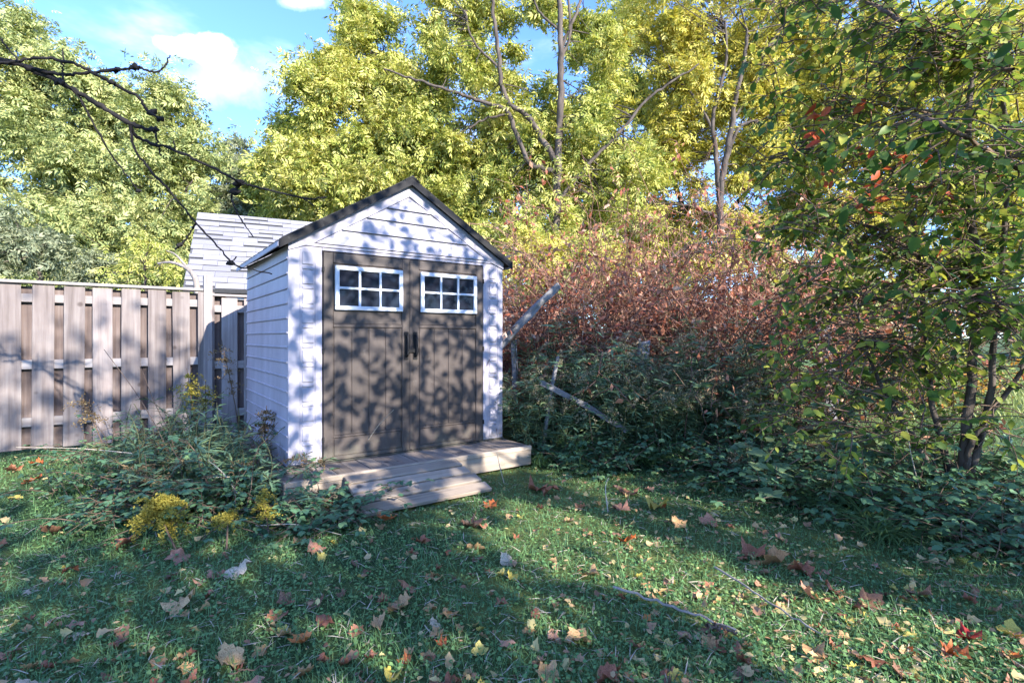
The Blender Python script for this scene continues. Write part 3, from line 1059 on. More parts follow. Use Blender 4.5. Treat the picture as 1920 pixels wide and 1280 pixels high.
tree('back_row_tree', 'yellow-green tree filling the gap between the forked tree and the golden tree',
     [(1150, 60, 60), (1180, 170, 65), (1160, 290, 65), (1120, 200, 55), (1210, 400, 60), (1480, 60, 55), (1500, 150, 60), (1520, 250, 60), (1480, 350, 60), (1400, 440, 55), (1330, 470, 50), (1540, 400, 60), (1260, 470, 55), (1080, 400, 50)],
     17.5, M['yellow_crown'], 2600, .15, [([(1300, 620), (1300, 480), (1260, 330), (1200, 200), (1170, 80)], 13, 4), ([(1300, 470), (1400, 360), (1490, 240), (1500, 100)], 10, 4)], (6.1, 17.5, 0), .3, ntwig=60)
tree('olive_thicket_tree', 'low olive and amber tree behind the creeper thicket',
     [(960, 470, 50), (1040, 480, 50), (1120, 480, 50), (1200, 480, 50), (1290, 480, 50), (930, 510, 40), (1380, 490, 45), (1000, 530, 45), (1480, 470, 50)], 10.5, M['gold_crown'], 1500, .10,
     [([(1100, 640), (1090, 560), (1100, 480)], 10, 3), ([(1092, 570), (1000, 500), (960, 460)], 6, 3), ([(1092, 570), (1220, 510), (1290, 460)], 6, 3)], (1.4, 10.5, 0), .16, ntwig=60)
# distant wood behind everything
fw = []
for _ in range(150):
    a_ = RNG.uniform(-1.35, 1.35)
    px = CX + F * a_
    if 395 < px < 560:
        continue
    hgt = RNG.uniform(-20, 130) if px > 1150 or px < 380 else RNG.uniform(-20, 230)
    fw.append((px, 590 - hgt, RNG.uniform(35, 60), RNG.uniform(-3, 6)))
(v, f), _p = crown_leaves(fw, 32, 420, .30)
link('distant_wood', mesh_np('distant_wood', v, f, M['pale_crown']), kind='stuff', label='distant yellow-green wood beyond the trees', cat='woods')

# unseen trees beside and behind the camera, added to shade lawn, fence and shed
def pq(p_, q_):
    """p runs along the row, square to the sunlight; q runs towards the sun"""
    h = Vector((TO_SUN.x, TO_SUN.y)).normalized()
    return -h.y * p_ + h.x * q_, h.x * p_ + h.y * q_


ROW = [(-.4, 5.2, 'unseen tree farthest behind the camera, added for shade'), (1.5, 5.0, 'unseen tree behind the camera, added to shade the fence'), (3.1, 4.9, 'unseen tree behind the camera, added to shade the lawn'),
       (4.7, 4.5, 'unseen tree level with the camera, added for shade'), (6.3, 4.0, 'unseen tree just beyond the right edge of the lawn, added for shade'),
       (4.4, 1.7, 'overhanging tree beside the camera, whose open crown dapples the shed')]
masses = [[] for _ in ROW]


def mass(p_, z_, r_, n_):
    k_ = min(range(5), key=lambda i_: abs(ROW[i_][0] - p_))
    x_, y_ = pq(p_, ROW[k_][1] + RNG.uniform(-.5, .5))
    masses[k_].append((x_, y_, z_, r_, n_))


for p_ in np.arange(-1.6, 7.0, .72):
    for z_, n_ in ((1.5, 190), (2.5, 260), (3.4, 260), (4.2, 210)):
        if p_ > 4.6:
            n_ = n_ * (0.2 if z_ < 4 else .12)
        n_ = int(n_)
        mass(p_ + RNG.uniform(-.15, .15), z_ + RNG.uniform(-.15, .15), .72, n_)
for p_ in (1.5, 2.0, 2.5, 3.0, 3.5, 4.0):
    for z_ in (2.9, 3.4, 3.9, 4.4, 4.9, 5.4):
        if z_ > 4.8 and p_ < 1.8:
            continue
        x_, y_ = pq(p_ + RNG.uniform(-.2, .2), 1.5 + RNG.uniform(-.4, .4))
        masses[5].append((x_, y_, z_ + RNG.uniform(-.15, .15), .42, 82))
for p_ in np.arange(-1.3, 1.9, .55):
    for z_, n_ in ((5.2, 60), (5.9, 70), (6.6, 75), (7.1, 75), (7.5, 45)):
        mass(p_ + RNG.uniform(-.25, .25), z_ + RNG.uniform(-.2, .2), .5, n_)
for p_ in (4.9, 5.6, 6.3):
    for z_, n_ in ((4.9, 70),):
        mass(p_ + RNG.uniform(-.2, .2), z_ + RNG.uniform(-.2, .2), .6, n_)
SUNNY = [(G(px, py), r_) for px, py, r_ in ((1085, 995, .12), (1010, 962, .10), (1135, 1005, .12), (1440, 1110, .14), (1490, 1150, .12), (1760, 1165, .16), (1820, 1190, .16), (1890, 1215, .14), (1600, 1195, .1),
                                            (60, 880, .2), (130, 868, .16), (1180, 1090, .08))] + [(P(945, 850, 4.9), .11), (P(860, 910, 4.2), .09), (P(1050, 720, 5.6), .22), (P(1180, 700, 5.8), .22), (P(1280, 720, 5.6), .2), (P(1380, 710, 5.5), .2), (P(1120, 780, 5.4), .16), (P(1650, 150, 4.0), .35), (P(1800, 250, 3.9), .35), (P(1550, 300, 4.2), .35), (P(1750, 450, 4.1), .3), (P(1880, 80, 3.8), .3)] + [(G(px, py), .16) for px, py in ((1060, 985), (1240, 1080), (1330, 1120), (1700, 1210), (1560, 1250), (980, 1030))]


def unseen_shade_tree(base, blobs, label):
    base = Vector((*base, 0))
    t = empty('unseen_shade_tree', base, 0, label=label, cat='tree', group='unseen trees added to shade the lawn and shed')
    pos = []
    for (x_, y_, z_, r_, nl) in blobs:
        m = 7
        q_ = RNG.normal(0, 1, (m, 3))
        q_ /= np.linalg.norm(q_, axis=1, keepdims=True)
        q_ *= RNG.uniform(.3, 1, (m, 1)) * r_
        pk = RNG.integers(0, m, nl)
        pos.append(np.array([x_, y_, z_]) + q_[pk] + RNG.normal(0, .19 if z_ < 4.7 else .28, (nl, 3)))
    pos = np.concatenate(pos)
    sd_ = np.array(TO_SUN)
    for g_, r_ in SUNNY:                                # leaves cut away along the sun's path to light chosen spots
        w_ = pos - np.array(g_)
        w_ = w_ - (w_ @ sd_)[:, None] * sd_
        pos = pos[np.linalg.norm(w_, axis=1) > r_ + .08]
    dd, nn_ = loose_dirs(len(pos), -.4, .4, .5)
    v_, f_ = scatter(OVAL, pos, dd, nn_, RNG.uniform(.7, 1.25, len(pos)) * (.105 if 'overhanging' in label else np.where(pos[:, 2] < 4.6, .16, .132)), 1.4)
    link('crown', mesh_np('crown', v_ - np.array(base), f_, M['maple_leaf']), t)
    top = max(b_[2] for b_ in blobs)
    main = smooth_path([tuple(base - Vector((0, 0, .1))), tuple(base + Vector((.1, 0, top * .35))), tuple(base + Vector((-.05, .1, top * .92)))], 16)
    paths = [(main, np.linspace(.11, .02, len(main)))]
    for (x_, y_, z_, r_, nl) in blobs:
        a_ = main[np.argmin(np.abs(main[:, 2] - max(.6, z_ - .7)))]
        sp = smooth_path([a_, (a_ + np.array([x_, y_, z_])) / 2 + np.array([0, 0, .05]), (x_, y_, z_ + r_ * .3)], 8)
        paths.append((sp, np.linspace(.026, .006, len(sp))))
    v_, f_ = tubes(paths, 7, .04)
    link('trunk', mesh_np('trunk', v_ - np.array(base), f_, M['bark'], True), t)


for (p_, q_, lab), bl_ in zip(ROW, masses):
    unseen_shade_tree(pq(p_, q_), bl_, 'dark green ' + lab)


# ------------------------------------------------------------------ near tree on the right edge, with large leaves
NB = Vector((3.62, 4.25, 0))
near_t = empty('near_maple', NB, 0, label='near dark green tree with several stems at the right edge', cat='tree')
stems_px = [([(1800, 925), (1808, 840), (1822, 720), (1828, 600), (1830, 480), (1822, 390), (1815, 250), (1830, 80)], 19, 9, 0),
            ([(1795, 930), (1770, 850), (1745, 740), (1735, 620), (1722, 480), (1700, 330), (1690, 180)], 13, 6, .15),
            ([(1805, 925), (1850, 780), (1862, 640), (1880, 480), (1890, 300), (1880, 150)], 13, 6, -.1),
            ([(1790, 930), (1750, 880), (1700, 800), (1640, 700), (1600, 560)], 12, 5, .2),
            ([(1810, 925), (1815, 850), (1840, 800), (1910, 700), (1960, 600)], 12, 6, -.2)]
st = []
for pts, w0, w1, dd in stems_px:
    p_ = [tuple(P(x_, y_, 4.25 + dd * (925 - y_) / 300)) for x_, y_ in pts]
    sp = smooth_path(p_, 30, .006)
    st.append((sp, np.linspace(w0, w1, len(sp)) / F * 4.25 / 2))
v, f = tubes(st, 9, .06)
link('trunk', mesh_np('trunk', v - np.array(NB), f, M['bark'], True), near_t)
br_px = [([(1990, 350), (1920, 322), (1850, 280), (1780, 240), (1715, 215)], 11, 6, 3.3), ([(1815, 260), (1740, 215), (1640, 195), (1560, 190)], 8, 3, 4.0), ([(1700, 330), (1600, 290), (1510, 280), (1440, 300)], 8, 3, 4.4),
         ([(1722, 480), (1640, 430), (1540, 410), (1470, 430)], 8, 3, 4.5), ([(1735, 620), (1640, 560), (1560, 540)], 7, 3, 4.5), ([(1830, 520), (1760, 500), (1650, 470)], 7, 3, 4.0), ([(1828, 100), (1750, 60), (1640, 70)], 7, 3, 3.9),
         ([(1900, 130), (1820, 110), (1700, 110)], 7, 3, 3.5), ([(1890, 330), (1800, 330), (1720, 400)], 7, 3, 3.8), ([(1920, 600), (1840, 560), (1780, 580)], 7, 3, 3.6), ([(1745, 680), (1680, 640), (1600, 650)], 7, 3, 4.3),
         ([(1690, 40), (1580, -10), (1450, -10)], 7, 3, 4.0)]
bp, ends = [], []
for pts, w0, w1, dep in br_px:
    sp = smooth_path([tuple(P(x_, y_, dep + .25 * RNG.normal())) for x_, y_ in pts], 18, .008)
    bp.append((sp, np.linspace(w0, w1, len(sp)) / F * dep / 2))
    ends.append(sp)
ends = np.concatenate(ends)
stem_pts = np.concatenate([s_[0][12:] for s_ in st])
anch = np.concatenate([ends, ends, stem_pts])
# leafy shoots hanging off the limbs, each with leaves in pairs
shoots, lp, ld, lz = [], [], [], []
NSHOOT = 1750
for _ in range(NSHOOT):
    a_ = anch[RNG.integers(0, len(anch))] + RNG.normal(0, .05, 3)
    if RNG.random() < .42:
        a_ = np.array(P(RNG.uniform(1440, 1960), RNG.uniform(-40, 860) , RNG.uniform(3.6, 5.0)))
    az = RNG.uniform(0, 6.283)
    d_ = np.array([math.cos(az) - .35, math.sin(az) * .8, RNG.uniform(-.45, .35)])
    ln = RNG.uniform(.25, .62)
    sp = grow(a_, d_, ln, 6, .45, .5)
    shoots.append((sp, np.linspace(.006, .002, 6)))
    k_ = RNG.integers(6, 11)
    for j in range(k_):
        t_ = (j + 1) / k_ * 5
        i0 = min(4, int(t_))
        p_ = sp[i0] + (sp[i0 + 1] - sp[i0]) * min(1, t_ - i0)
        tang = sp[i0 + 1] - sp[i0]
        sd = np.cross(tang, [0, 0, 1])
        sd /= np.linalg.norm(sd) + 1e-6
        dd = tang / np.linalg.norm(tang) * .5 + sd * (1 if j % 2 else -1) + np.array([0, 0, RNG.uniform(-1.0, -.1)])
        lp.append(p_)
        ld.append(dd)
        lz.append(RNG.uniform(.045, .105))
lp, ld, lz = np.array(lp), np.array(ld), np.array(lz)
sx = lp[:, 0] / lp[:, 1] * F + CX
sy = HY - (lp[:, 2] - EYE) / lp[:, 1] * F
keep = (lp[:, 1] > 2.4) & (sx > 1385 + np.clip(sy, 0, 700) * .02) & (lp[:, 2] > .35)
# gaps in the lower part of the thicket where the lit field shows
gap = ((sx - 1630) / 90) ** 2 + ((sy - 640) / 100) ** 2 < 1
gap |= ((sx - 1890) / 60) ** 2 + ((sy - 720) / 110) ** 2 < 1
keep &= ~(gap & (RNG.random(len(lp)) < .65))
clumpy = np.sin(lp[:, 0] * 7 + 2 * np.sin(lp[:, 2] * 5)) + np.sin(lp[:, 2] * 8 + 3 * lp[:, 1])
keep &= RNG.random(len(lp)) < np.clip(.80 + .3 * clumpy, .3, 1) * np.where(sy > 520, np.where(sy > 600, .72, .8), np.clip(.85 + .3 * np.sin(lp[:, 0] * 4.3 + 1.7 * lp[:, 2]), .4, 1))
lp, ld, lz, sx, sy = lp[keep], ld[keep], lz[keep], sx[keep], sy[keep]
nn = np.array([0, 0, 1.0]) + RNG.normal(0, .45, (len(lp), 3))
inview = (sx > 1380) & (sx < 1920) & (sy > 0) & (sy < 950)
big = np.argsort(-(lz / lp[:, 1]) * inview)[:280]
rest = np.setdiff1d(np.arange(len(lp)), big)
v, f = scatter(OVAL, lp[rest], ld[rest], nn[rest], lz[rest], 1.15)
link('foliage', mesh_np('foliage', v - np.array(NB), f, M['maple_leaf']), near_t, kind='stuff')
leaf_me = []
for t in range(5):
    tv = (LOBED if t % 2 else OVAL)[0].copy()
    tv[:, 2] += RNG.normal(0, .02, len(tv)) - .12 * tv[:, 0] ** 2
    me = mesh_np('leaf', tv, (LOBED if t % 2 else OVAL)[1], M['maple_leaf_one'])
    leaf_me.append(me)
red_leaf_me = mesh_np('leaf', OVAL[0], OVAL[1], M['red_leaf'])


def put_leaf(me, parent, org, pos, d, nrm_, size, name='leaf', **kw):
    R = frames(np.array([d], float), np.array([nrm_], float))[0]
    m = Matrix([list(r_) for r_ in R]).to_4x4()
    o = link(name, me, parent, **kw)
    o.matrix_local = Matrix.Translation(Vector(pos) - Vector(org)) @ m @ Matrix.Scale(size, 4)
    return o


for i in big:
    put_leaf(leaf_me[RNG.integers(0, 5)], near_t, NB, lp[i], ld[i], nn[i], float(lz[i]) * 1.12)
v, f = tubes(bp + shoots, 4)
link('branches', mesh_np('branches', v - np.array(NB), f, M['stem_brown'], True), near_t)
# scarlet leaves of the creeper that climbs through it
cv = empty('scarlet_creeper', P(1600, 200, 3.9), 0, label='scarlet creeper leaves hanging among the green leaves of the near tree', cat='creeper')
cvo = P(1600, 200, 3.9)
tw = []
for px, py, k_ in ((1612, 200, 5), (1550, 190, 3), (1518, 255, 7), (1602, 285, 3), (1690, 295, 4), (1640, 345, 6), (1850, 330, 3), (1545, 225, 2), (1660, 375, 5), (1760, 300, 3), (1740, 370, 4), (1560, 330, 4), (1800, 450, 3), (1620, 390, 4)):
    c_ = np.array(P(px, py, 3.85))
    for j in range(k_):
        q_ = c_ + RNG.normal(0, .045, 3)
        put_leaf(red_leaf_me, cv, cvo, q_, (RNG.normal(), RNG.normal(), RNG.uniform(-1, .3)), (RNG.normal(0, .6), -1, .6), RNG.uniform(.07, .12))
    a_ = ends[np.argmin(np.linalg.norm(ends - c_, axis=1))]
    sp = smooth_path([a_, (a_ + c_) / 2 + RNG.normal(0, .04, 3), c_], 8)
    tw.append((sp, .004))
v, f = tubes(tw, 4)
link('stem', mesh_np('stem', v - np.array(cvo), f, M['stem_red'], True), cv)


# ------------------------------------------------------------------ creeper thicket: tangled red-brown twigs right of the shed
def thicket(name, label, cx, cy, wx, top, n_stem, n_leaf, mat='rust_crown', stem='stem_red', leaf=.075, low=.2):
    org = Vector((cx, cy, 0))
    t = empty(name, org, 0, label=label, cat='creeper', group='creeper thickets right of the shed')
    ps, pts = [], []
    for _ in range(n_stem):
        x0, y0 = RNG.normal(0, wx * .5), RNG.normal(0, .35)
        h = top * RNG.uniform(.45, 1.12) * (1 - .25 * min(1, abs(x0) / wx))
        sp = grow((x0, y0, RNG.uniform(0, .8)), (RNG.normal(0, .5), RNG.normal(0, .35), 1), h, 10, 1.0, RNG.uniform(.2, 1.3))
        sp[:, 2] = np.maximum(sp[:, 2], .02)
        ps.append((sp, np.linspace(RNG.uniform(.005, .015), .003, 10)))
        pts.append(sp[3:])
        for _b in range(5):
            q_ = sp[RNG.integers(3, 10)]
            s2 = grow(q_, RNG.normal(0, 1, 3) + np.array([0, -.2, -.1]), RNG.uniform(.2, .6), 6, .9, .6)
            ps.append((s2, np.linspace(.0045, .002, 6)))
            pts.append(s2)
    v_, f_ = tubes(ps, 3)
    link('stems', mesh_np('stems', v_, f_, M[stem], True), t)
    leafy = [q_ for q_ in pts if RNG.random() < .42]
    pk = RNG.integers(0, len(leafy), n_leaf)
    pos = np.array([leafy[i_][RNG.integers(0, len(leafy[i_]))] for i_ in pk]) + RNG.normal(0, .04, (n_leaf, 3))
    pos = pos[pos[:, 2] > low]
    n_leaf = len(pos)
    dd, nn_ = loose_dirs(n_leaf, -.5, .6, .8)
    v_, f_ = scatter(RHOMB, pos, dd, nn_, RNG.uniform(.4, 1.7, n_leaf) * leaf)
    link('leaves', mesh_np('leaves', v_, f_, M[mat]), t)
    return t


for i, (px, dep, wx, top, lab) in enumerate([(1000, 8.0, .62, 2.3, 'rust brown creeper thicket next to the shed, behind the leaning grey log'), (1110, 8.2, .7, 2.95, 'rust brown creeper thicket behind the short grey post'),
                                             (1215, 8.4, .7, 3.2, 'rust brown creeper thicket below the golden tree trunk'), (1320, 8.2, .6, 2.6, 'rust brown creeper thicket between golden tree and dark tangle'),
                                             (1410, 7.4, .6, 3.2, 'tallest reddish creeper tangle beside the near dark green tree')]):
    thicket('creeper_thicket', lab, (px - CX) / F * dep, dep, wx, top * 1.35, 230, 4300)
thicket('brown_tangle', 'dark brown leafless tangle left of the near dark green tree', .50 * 6.2, 6.2, .45, 2.3, 60, 800, 'rust_crown', 'stem_brown', .06)
thicket('brown_tangle', 'thin twiggy tangle under the near dark green tree', .70 * 5.6, 5.6, .6, 1.9, 40, 600, 'maple_leaf', 'stem_brown', .09)
thicket('orange_shrub', 'orange leaved shrub in the sunlit field behind the near tree', .76 * 8.5, 8.5, 1.0, 1.5, 40, 1800, 'orange_crown', 'stem_brown', .08)
thicket('red_shrub', 'red leaved shrub glowing in sunlight behind the near tree', .62 * 7.5, 7.5, .6, 2.3, 40, 1500, 'rust_crown', 'stem_red', .09)


# ------------------------------------------------------------------ weeds
def goldenrod_proto(h, lean, plume, seed_bend=.35, n_leaf=130, leaf=.15):
    t = empty('goldenrod', (0, 0, 0))
    ps, pos, d_, top = [], [], [], []
    for s_ in range(3):
        hh = h * RNG.uniform(.75, 1.0)
        sp = grow((RNG.normal(0, .05), RNG.normal(0, .05), 0), (lean + RNG.normal(0, .12), RNG.normal(0, .12), 1), hh, 9, seed_bend, lean * .9)
        ps.append((sp, np.linspace(.006, .0025, 9)))
        for j in range(n_leaf // 3):
            u = .1 + .85 * RNG.random()
            i0 = min(7, int(u * 8))
            p_ = sp[i0] + (sp[i0 + 1] - sp[i0]) * (u * 8 - i0)
            az = RNG.uniform(0, 6.283)
            pos.append(p_)
            d_.append((math.cos(az), math.sin(az), RNG.uniform(-.3, .45)))
        top.append(sp[-3:])
    for one in ps:
        v_, f_ = tubes([one], 4)
        link('stem', mesh_np('stem', v_, f_, M['stem_green'], True), t)
    pos, d_ = np.array(pos), np.array(d_)
    v_, f_ = scatter(LANCE, pos, d_, np.array([0, 0, 1.]) + RNG.normal(0, .3, pos.shape), RNG.uniform(.6, 1.2, len(pos)) * leaf)
    link('leaves', mesh_np('leaves', v_, f_, M['weed_leaf']), t)
    if plume:
        pp = []
        for tp in top:
            for _ in range(4):
                s2 = grow(tp[0] + (tp[-1] - tp[0]) * RNG.random(), (RNG.normal() + lean, RNG.normal(), .5), RNG.uniform(.08, .2), 5, .5, 1.6)
                for q_ in s2:
                    pp.append(np.tile(q_, (9, 1)) + RNG.normal(0, .009, (9, 3)))
        pp = np.concatenate(pp)
        dd, nn_ = loose_dirs(len(pp), .2, .6, .8)
        v_, f_ = scatter(RHOMB, pp, dd, nn_, RNG.uniform(.6, 1.3, len(pp)) * .017, 1.3)
        link('plume', mesh_np('plume', v_, f_, M[plume]), t)
    return t


def bramble_proto(r=.4, h=.35, n_stem=9, leaf=.075, mat='ground_leaf', tpl=OVAL, name='bramble'):
    t = empty(name, (0, 0, 0))
    ps, pos, d_ = [], [], []
    for s_ in range(n_stem):
        az = RNG.uniform(0, 6.283)
        sp = grow((RNG.normal(0, r * .25), RNG.normal(0, r * .25), 0), (math.cos(az) * .8, math.sin(az) * .8, RNG.uniform(.5, 1.4)), RNG.uniform(.6, 1.2) * max(r, h) * 1.2, 7, .35, 1.3)
        sp[:, 2] = np.maximum(sp[:, 2], .015)
        ps.append((sp, np.linspace(.004, .002, 7)))
        for j in range(1, 7):
            a0 = RNG.uniform(0, 6.283)
            for k_ in range(3):
                a_ = a0 + (k_ - 1) * 1.15
                pos.append(sp[j] + np.array([math.cos(a0), math.sin(a0), .15]) * .03)
                d_.append((math.cos(a_), math.sin(a_), RNG.uniform(-.45, .1)))
    v_, f_ = tubes(ps, 4)
    link('stem', mesh_np('stem', v_, f_, M['stem_brown'], True), t)
    pos, d_ = np.array(pos), np.array(d_)
    v_, f_ = scatter(tpl, pos, d_, np.array([0, 0, 1.]) + RNG.normal(0, .28, pos.shape), RNG.uniform(.7, 1.25, len(pos)) * leaf, 1.35)
    link('leaves', mesh_np('leaves', v_, f_, M[mat]), t)
    return t


def tuft_proto(n_b=60, h=.4, spread=.9, lean=0.0):
    vs_, fs_, b_ = [], [], 0
    for _ in range(n_b):
        az = RNG.uniform(0, 6.283)
        sp = grow((RNG.normal(0, .04), RNG.normal(0, .04), 0), (math.cos(az) * spread + lean, math.sin(az) * spread, 1.2), h * RNG.uniform(.5, 1.15), 6, .15, 1.5)
        sp[:, 2] = np.maximum(sp[:, 2], .008)
        tg = np.gradient(sp, axis=0)
        sd = np.cross(tg, [0, 0, 1.])
        sd /= np.linalg.norm(sd, axis=1, keepdims=True) + 1e-6
        w_ = np.array([.004, .005, .0048, .004, .0026, .0006])[:, None]
        vv = np.concatenate([sp + sd * w_, sp - sd * w_])
        ff = [[i_, i_ + 1, i_ + 7, i_ + 6] for i_ in range(5)]
        vs_.append(vv)
        fs_.append(np.array(ff) + b_)
        b_ += 12
    t = link('grass_tuft', mesh_np('grass_tuft', np.concatenate(vs_), np.concatenate(fs_), M['tuft_blade']))
    return t


def place(protos, spots, label, cat, group, used=set(), smin=.85, smax=1.15):
    """first use moves the prototype itself, later uses copy it with its parts"""
    for i_, sp in enumerate(spots):
        pr = protos[i_ % len(protos)]
        if pr.name in used:
            o = copy_tree(pr)
        else:
            o = pr
            used.add(pr.name)
        o.location = (sp[0], sp[1], sp[3] if len(sp) > 3 else 0)
        sc_ = sp[2] if len(sp) > 2 else RNG.uniform(smin, smax)
        o.scale = (sc_, sc_, sc_ * RNG.uniform(.92, 1.08))
        o.rotation_euler = (RNG.normal(0, .05), RNG.normal(0, .05), RNG.uniform(0, 6.283))
        tag(o, label(sp) if callable(label) else label, cat, group)


def in_deck(x_, y_):
    dx, dy = x_ - P0.x, y_ - P0.y
    lx = dx * U.x + dy * U.y
    ly = dx * Wd.x + dy * Wd.y
    return ((lx > -.14) & (lx < SW + .05) & (ly > -.46) & (ly < SD + .1)) | ((lx > .3) & (lx < 1.34) & (ly > -1.0) & (ly < -.4))


def ground_px(n_, x0, x1, y0, y1):
    out = []
    for _ in range(n_):
        g = G(RNG.uniform(x0, x1), RNG.uniform(y0, y1))
        out.append((g.x, g.y))
    return out


gr = [goldenrod_proto(1.25, .12, 'plume'), goldenrod_proto(1.1, .2, 'plume', n_leaf=130), goldenrod_proto(1.3, .05, None, n_leaf=150), goldenrod_proto(1.0, .25, 'plume', n_leaf=130)]
spots = []
for _ in range(150):
    dep = 5.4 + 2.0 * RNG.random() ** 1.2
    px = RNG.uniform(975, 1440)
    if (dep < 5.55 and px < 1010) or (dep < 5.6 and 1040 < px < 1150 and RNG.random() < .5):
        continue
    spots.append(((px - CX) / F * dep, dep, RNG.uniform(.92, 1.32) * (1 - .22 * (dep < 5.75))))


spots += [((px - CX) / F * d_, d_, s_) for px, d_, s_ in ((966, 5.95, 1.0), (978, 5.8, 1.05), (990, 5.9, 1.1), (1002, 5.5, .85), (972, 6.0, 1.1), (1020, 5.5, .8))]


def where_gold(sp):
    px = CX + sp[0] / sp[1] * F
    a_ = 'beside the shed' if px < 1090 else 'around the grey post' if px < 1260 else 'near the saplings'
    return 'tall green goldenrod in the %s of the weedy bank, %s' % ('front' if sp[1] < 6.3 else 'back', a_)


def where_edge(kind):
    def f_(sp):
        px = CX + sp[0] / sp[1] * F
        return kind + (' below the goldenrods' if px < 1400 else ' between the leaf pile and the saplings' if px < 1650 else ' at the foot of the near tree')
    return f_


place(gr, spots, where_gold, 'goldenrod', 'goldenrods in the weedy bank')
br = [bramble_proto(.4, .35, 13, .052), bramble_proto(.45, .3, 14, .058), bramble_proto(.35, .4, 13, .048)]
place(br, ground_px(20, 1030, 1400, 825, 880) + [(g.x, g.y) for g in (G(px_, RNG.uniform(885, 905 + (px_ - 1350) * .27)) for px_ in RNG.uniform(1350, 1990, 54))], where_edge('low dark green bramble on the weedy lawn edge'), 'bramble', 'brambles along the lawn edge')
tf = [tuft_proto(), tuft_proto(70, .5, .7), tuft_proto(45, .35, 1.1)]
place(tf, ground_px(5, 985, 1100, 840, 872) + ground_px(7, 1270, 1500, 880, 930) + ground_px(5, 1480, 1600, 930, 965) + ground_px(6, 1600, 1880, 950, 1030) + ground_px(6, 1100, 1300, 850, 890), where_edge('clump of long grass on the weedy lawn edge'), 'grass', 'grass clumps along the lawn edge')
# broad-leaved saplings between the weeds and the near tree
sapl = [bramble_proto(.3, 1.25, 7, .12, 'weed_leaf', LOBED, 'sapling'), bramble_proto(.25, 1.0, 6, .11, 'weed_leaf', LOBED, 'sapling')]
place(sapl, [((px - CX) / F * d_, d_, s_) for px, d_, s_ in ((1400, 5.2, 1.0), (1450, 5.0, 1.1), (1500, 5.1, 1.0), (1440, 5.6, 1.2), (1540, 5.3, 1.1), (1490, 5.8, 1.3), (1660, 5.3, .8), (1900, 4.6, 1.0))],
      lambda sp: 'broad leaved green sapling ' + ('right among the goldenrods' if sp[0] / sp[1] < .53 else 'close to the near tree stems'), 'sapling', 'saplings by the near tree')

# weed heap by the left corner of the shed
lw = [goldenrod_proto(.85, .55, None, .4, 100, .11), goldenrod_proto(.75, .7, 'plume_brown', .4, 100, .11), goldenrod_proto(.9, .4, None, .4, 120, .12)]
spots = []
for _ in range(48):
    px = RNG.uniform(200, 535)
    py = RNG.uniform(840, 960)
    g = G(px, py)
    if not in_deck(g.x, g.y):
        spots.append((g.x, g.y, RNG.uniform(.65, 1.15)))
place(lw, spots, lambda sp: 'bent leafy weed in the heap left of the shed, ' + ('in its back near the fence' if sp[1] > 4.9 else 'at its front edge' if sp[1] < 4.2 else 'in its middle'), 'weed', 'weeds heaped left of the shed')
lb = [bramble_proto(.4, .3, 14, .044), bramble_proto(.45, .25, 15, .042)]
place(lb, ground_px(16, 200, 520, 900, 1000) + ground_px(10, 130, 420, 850, 930) + ground_px(5, 400, 560, 900, 960), lambda sp: 'low dark bramble in the overgrown heap left of the shed, ' + ('on its fence side' if sp[1] > 4.6 else 'on its lawn side'), 'bramble', 'brambles left of the shed')
place([br[0]], [(g.x, g.y, .9) for g in (G(560, 975), G(600, 968), G(640, 962), G(585, 992), G(628, 980), G(545, 990))] + [(g.x, g.y, .5) for g in (G(672, 950), G(690, 925, .06), G(715, 905, .1))], 'bright leafy creeper growing over the platform edge beside the ramp', 'creeper', 'creepers beside the ramp')
place([tf[1]], [(g.x, g.y, s_) for g, s_ in ((G(330, 860), 1.1), (G(400, 850), 1.2), (G(450, 880), 1.2), (G(270, 880), 1.0), (G(490, 930), 1.0), (G(380, 920), 1.1), (G(430, 960), .9), (G(210, 900), 1.0), (G(160, 930), .8))],
      'clump of long grass in the overgrown heap left of the shed', 'grass', 'grass clumps left of the shed')


# single plants that stand out in the photo
def plume_weed(label, base, tip, mat, n=900, size=.02, bush=.13, leafy=True, name='plume_weed', length=.4):
    base, tip = np.array(base), np.array(tip)
    t = empty(name, base, 0, label=label, cat='weed')
    sp = smooth_path([base, base * .5 + tip * .5 + RNG.normal(0, .03, 3), tip], 12) - base
    v_, f_ = tubes([(sp, np.linspace(.007, .003, len(sp)))], 5)
    link('stem', mesh_np('stem', v_, f_, M['stem_brown'], True), t)
    pp = []
    total = np.linalg.norm(tip - base)
    for _ in range(26):
        u = 1 - RNG.random() * length / total
        q_ = sp[min(len(sp) - 1, int(u * (len(sp) - 1)))]
        s2 = grow(q_, (RNG.normal(), RNG.normal(), .35), bush * RNG.uniform(.6, 1.3), 6, .5, 1.5)
        pp.append(np.repeat(s2, max(2, n // 156), 0))
    pp = np.concatenate(pp)
    pp = pp + RNG.normal(0, .009, pp.shape)
    dd, nn_ = loose_dirs(len(pp), .1, .6, .8)
    v_, f_ = scatter(RHOMB, pp, dd, nn_, RNG.uniform(.6, 1.3, len(pp)) * size, 1.2)
    link('plume', mesh_np('plume', v_, f_, M[mat]), t)
    if leafy:
        k_ = 46
        u = RNG.random(k_)
        pos = sp[(u * (len(sp) - 2)).astype(int)]
        dd, nn_ = loose_dirs(k_, .0, .3, .3)
        v_, f_ = scatter(LANCE, pos, dd, nn_, RNG.uniform(.6, 1.2, k_) * .12)
        link('leaves', mesh_np('leaves', v_, f_, M['weed_leaf']), t)
    return t


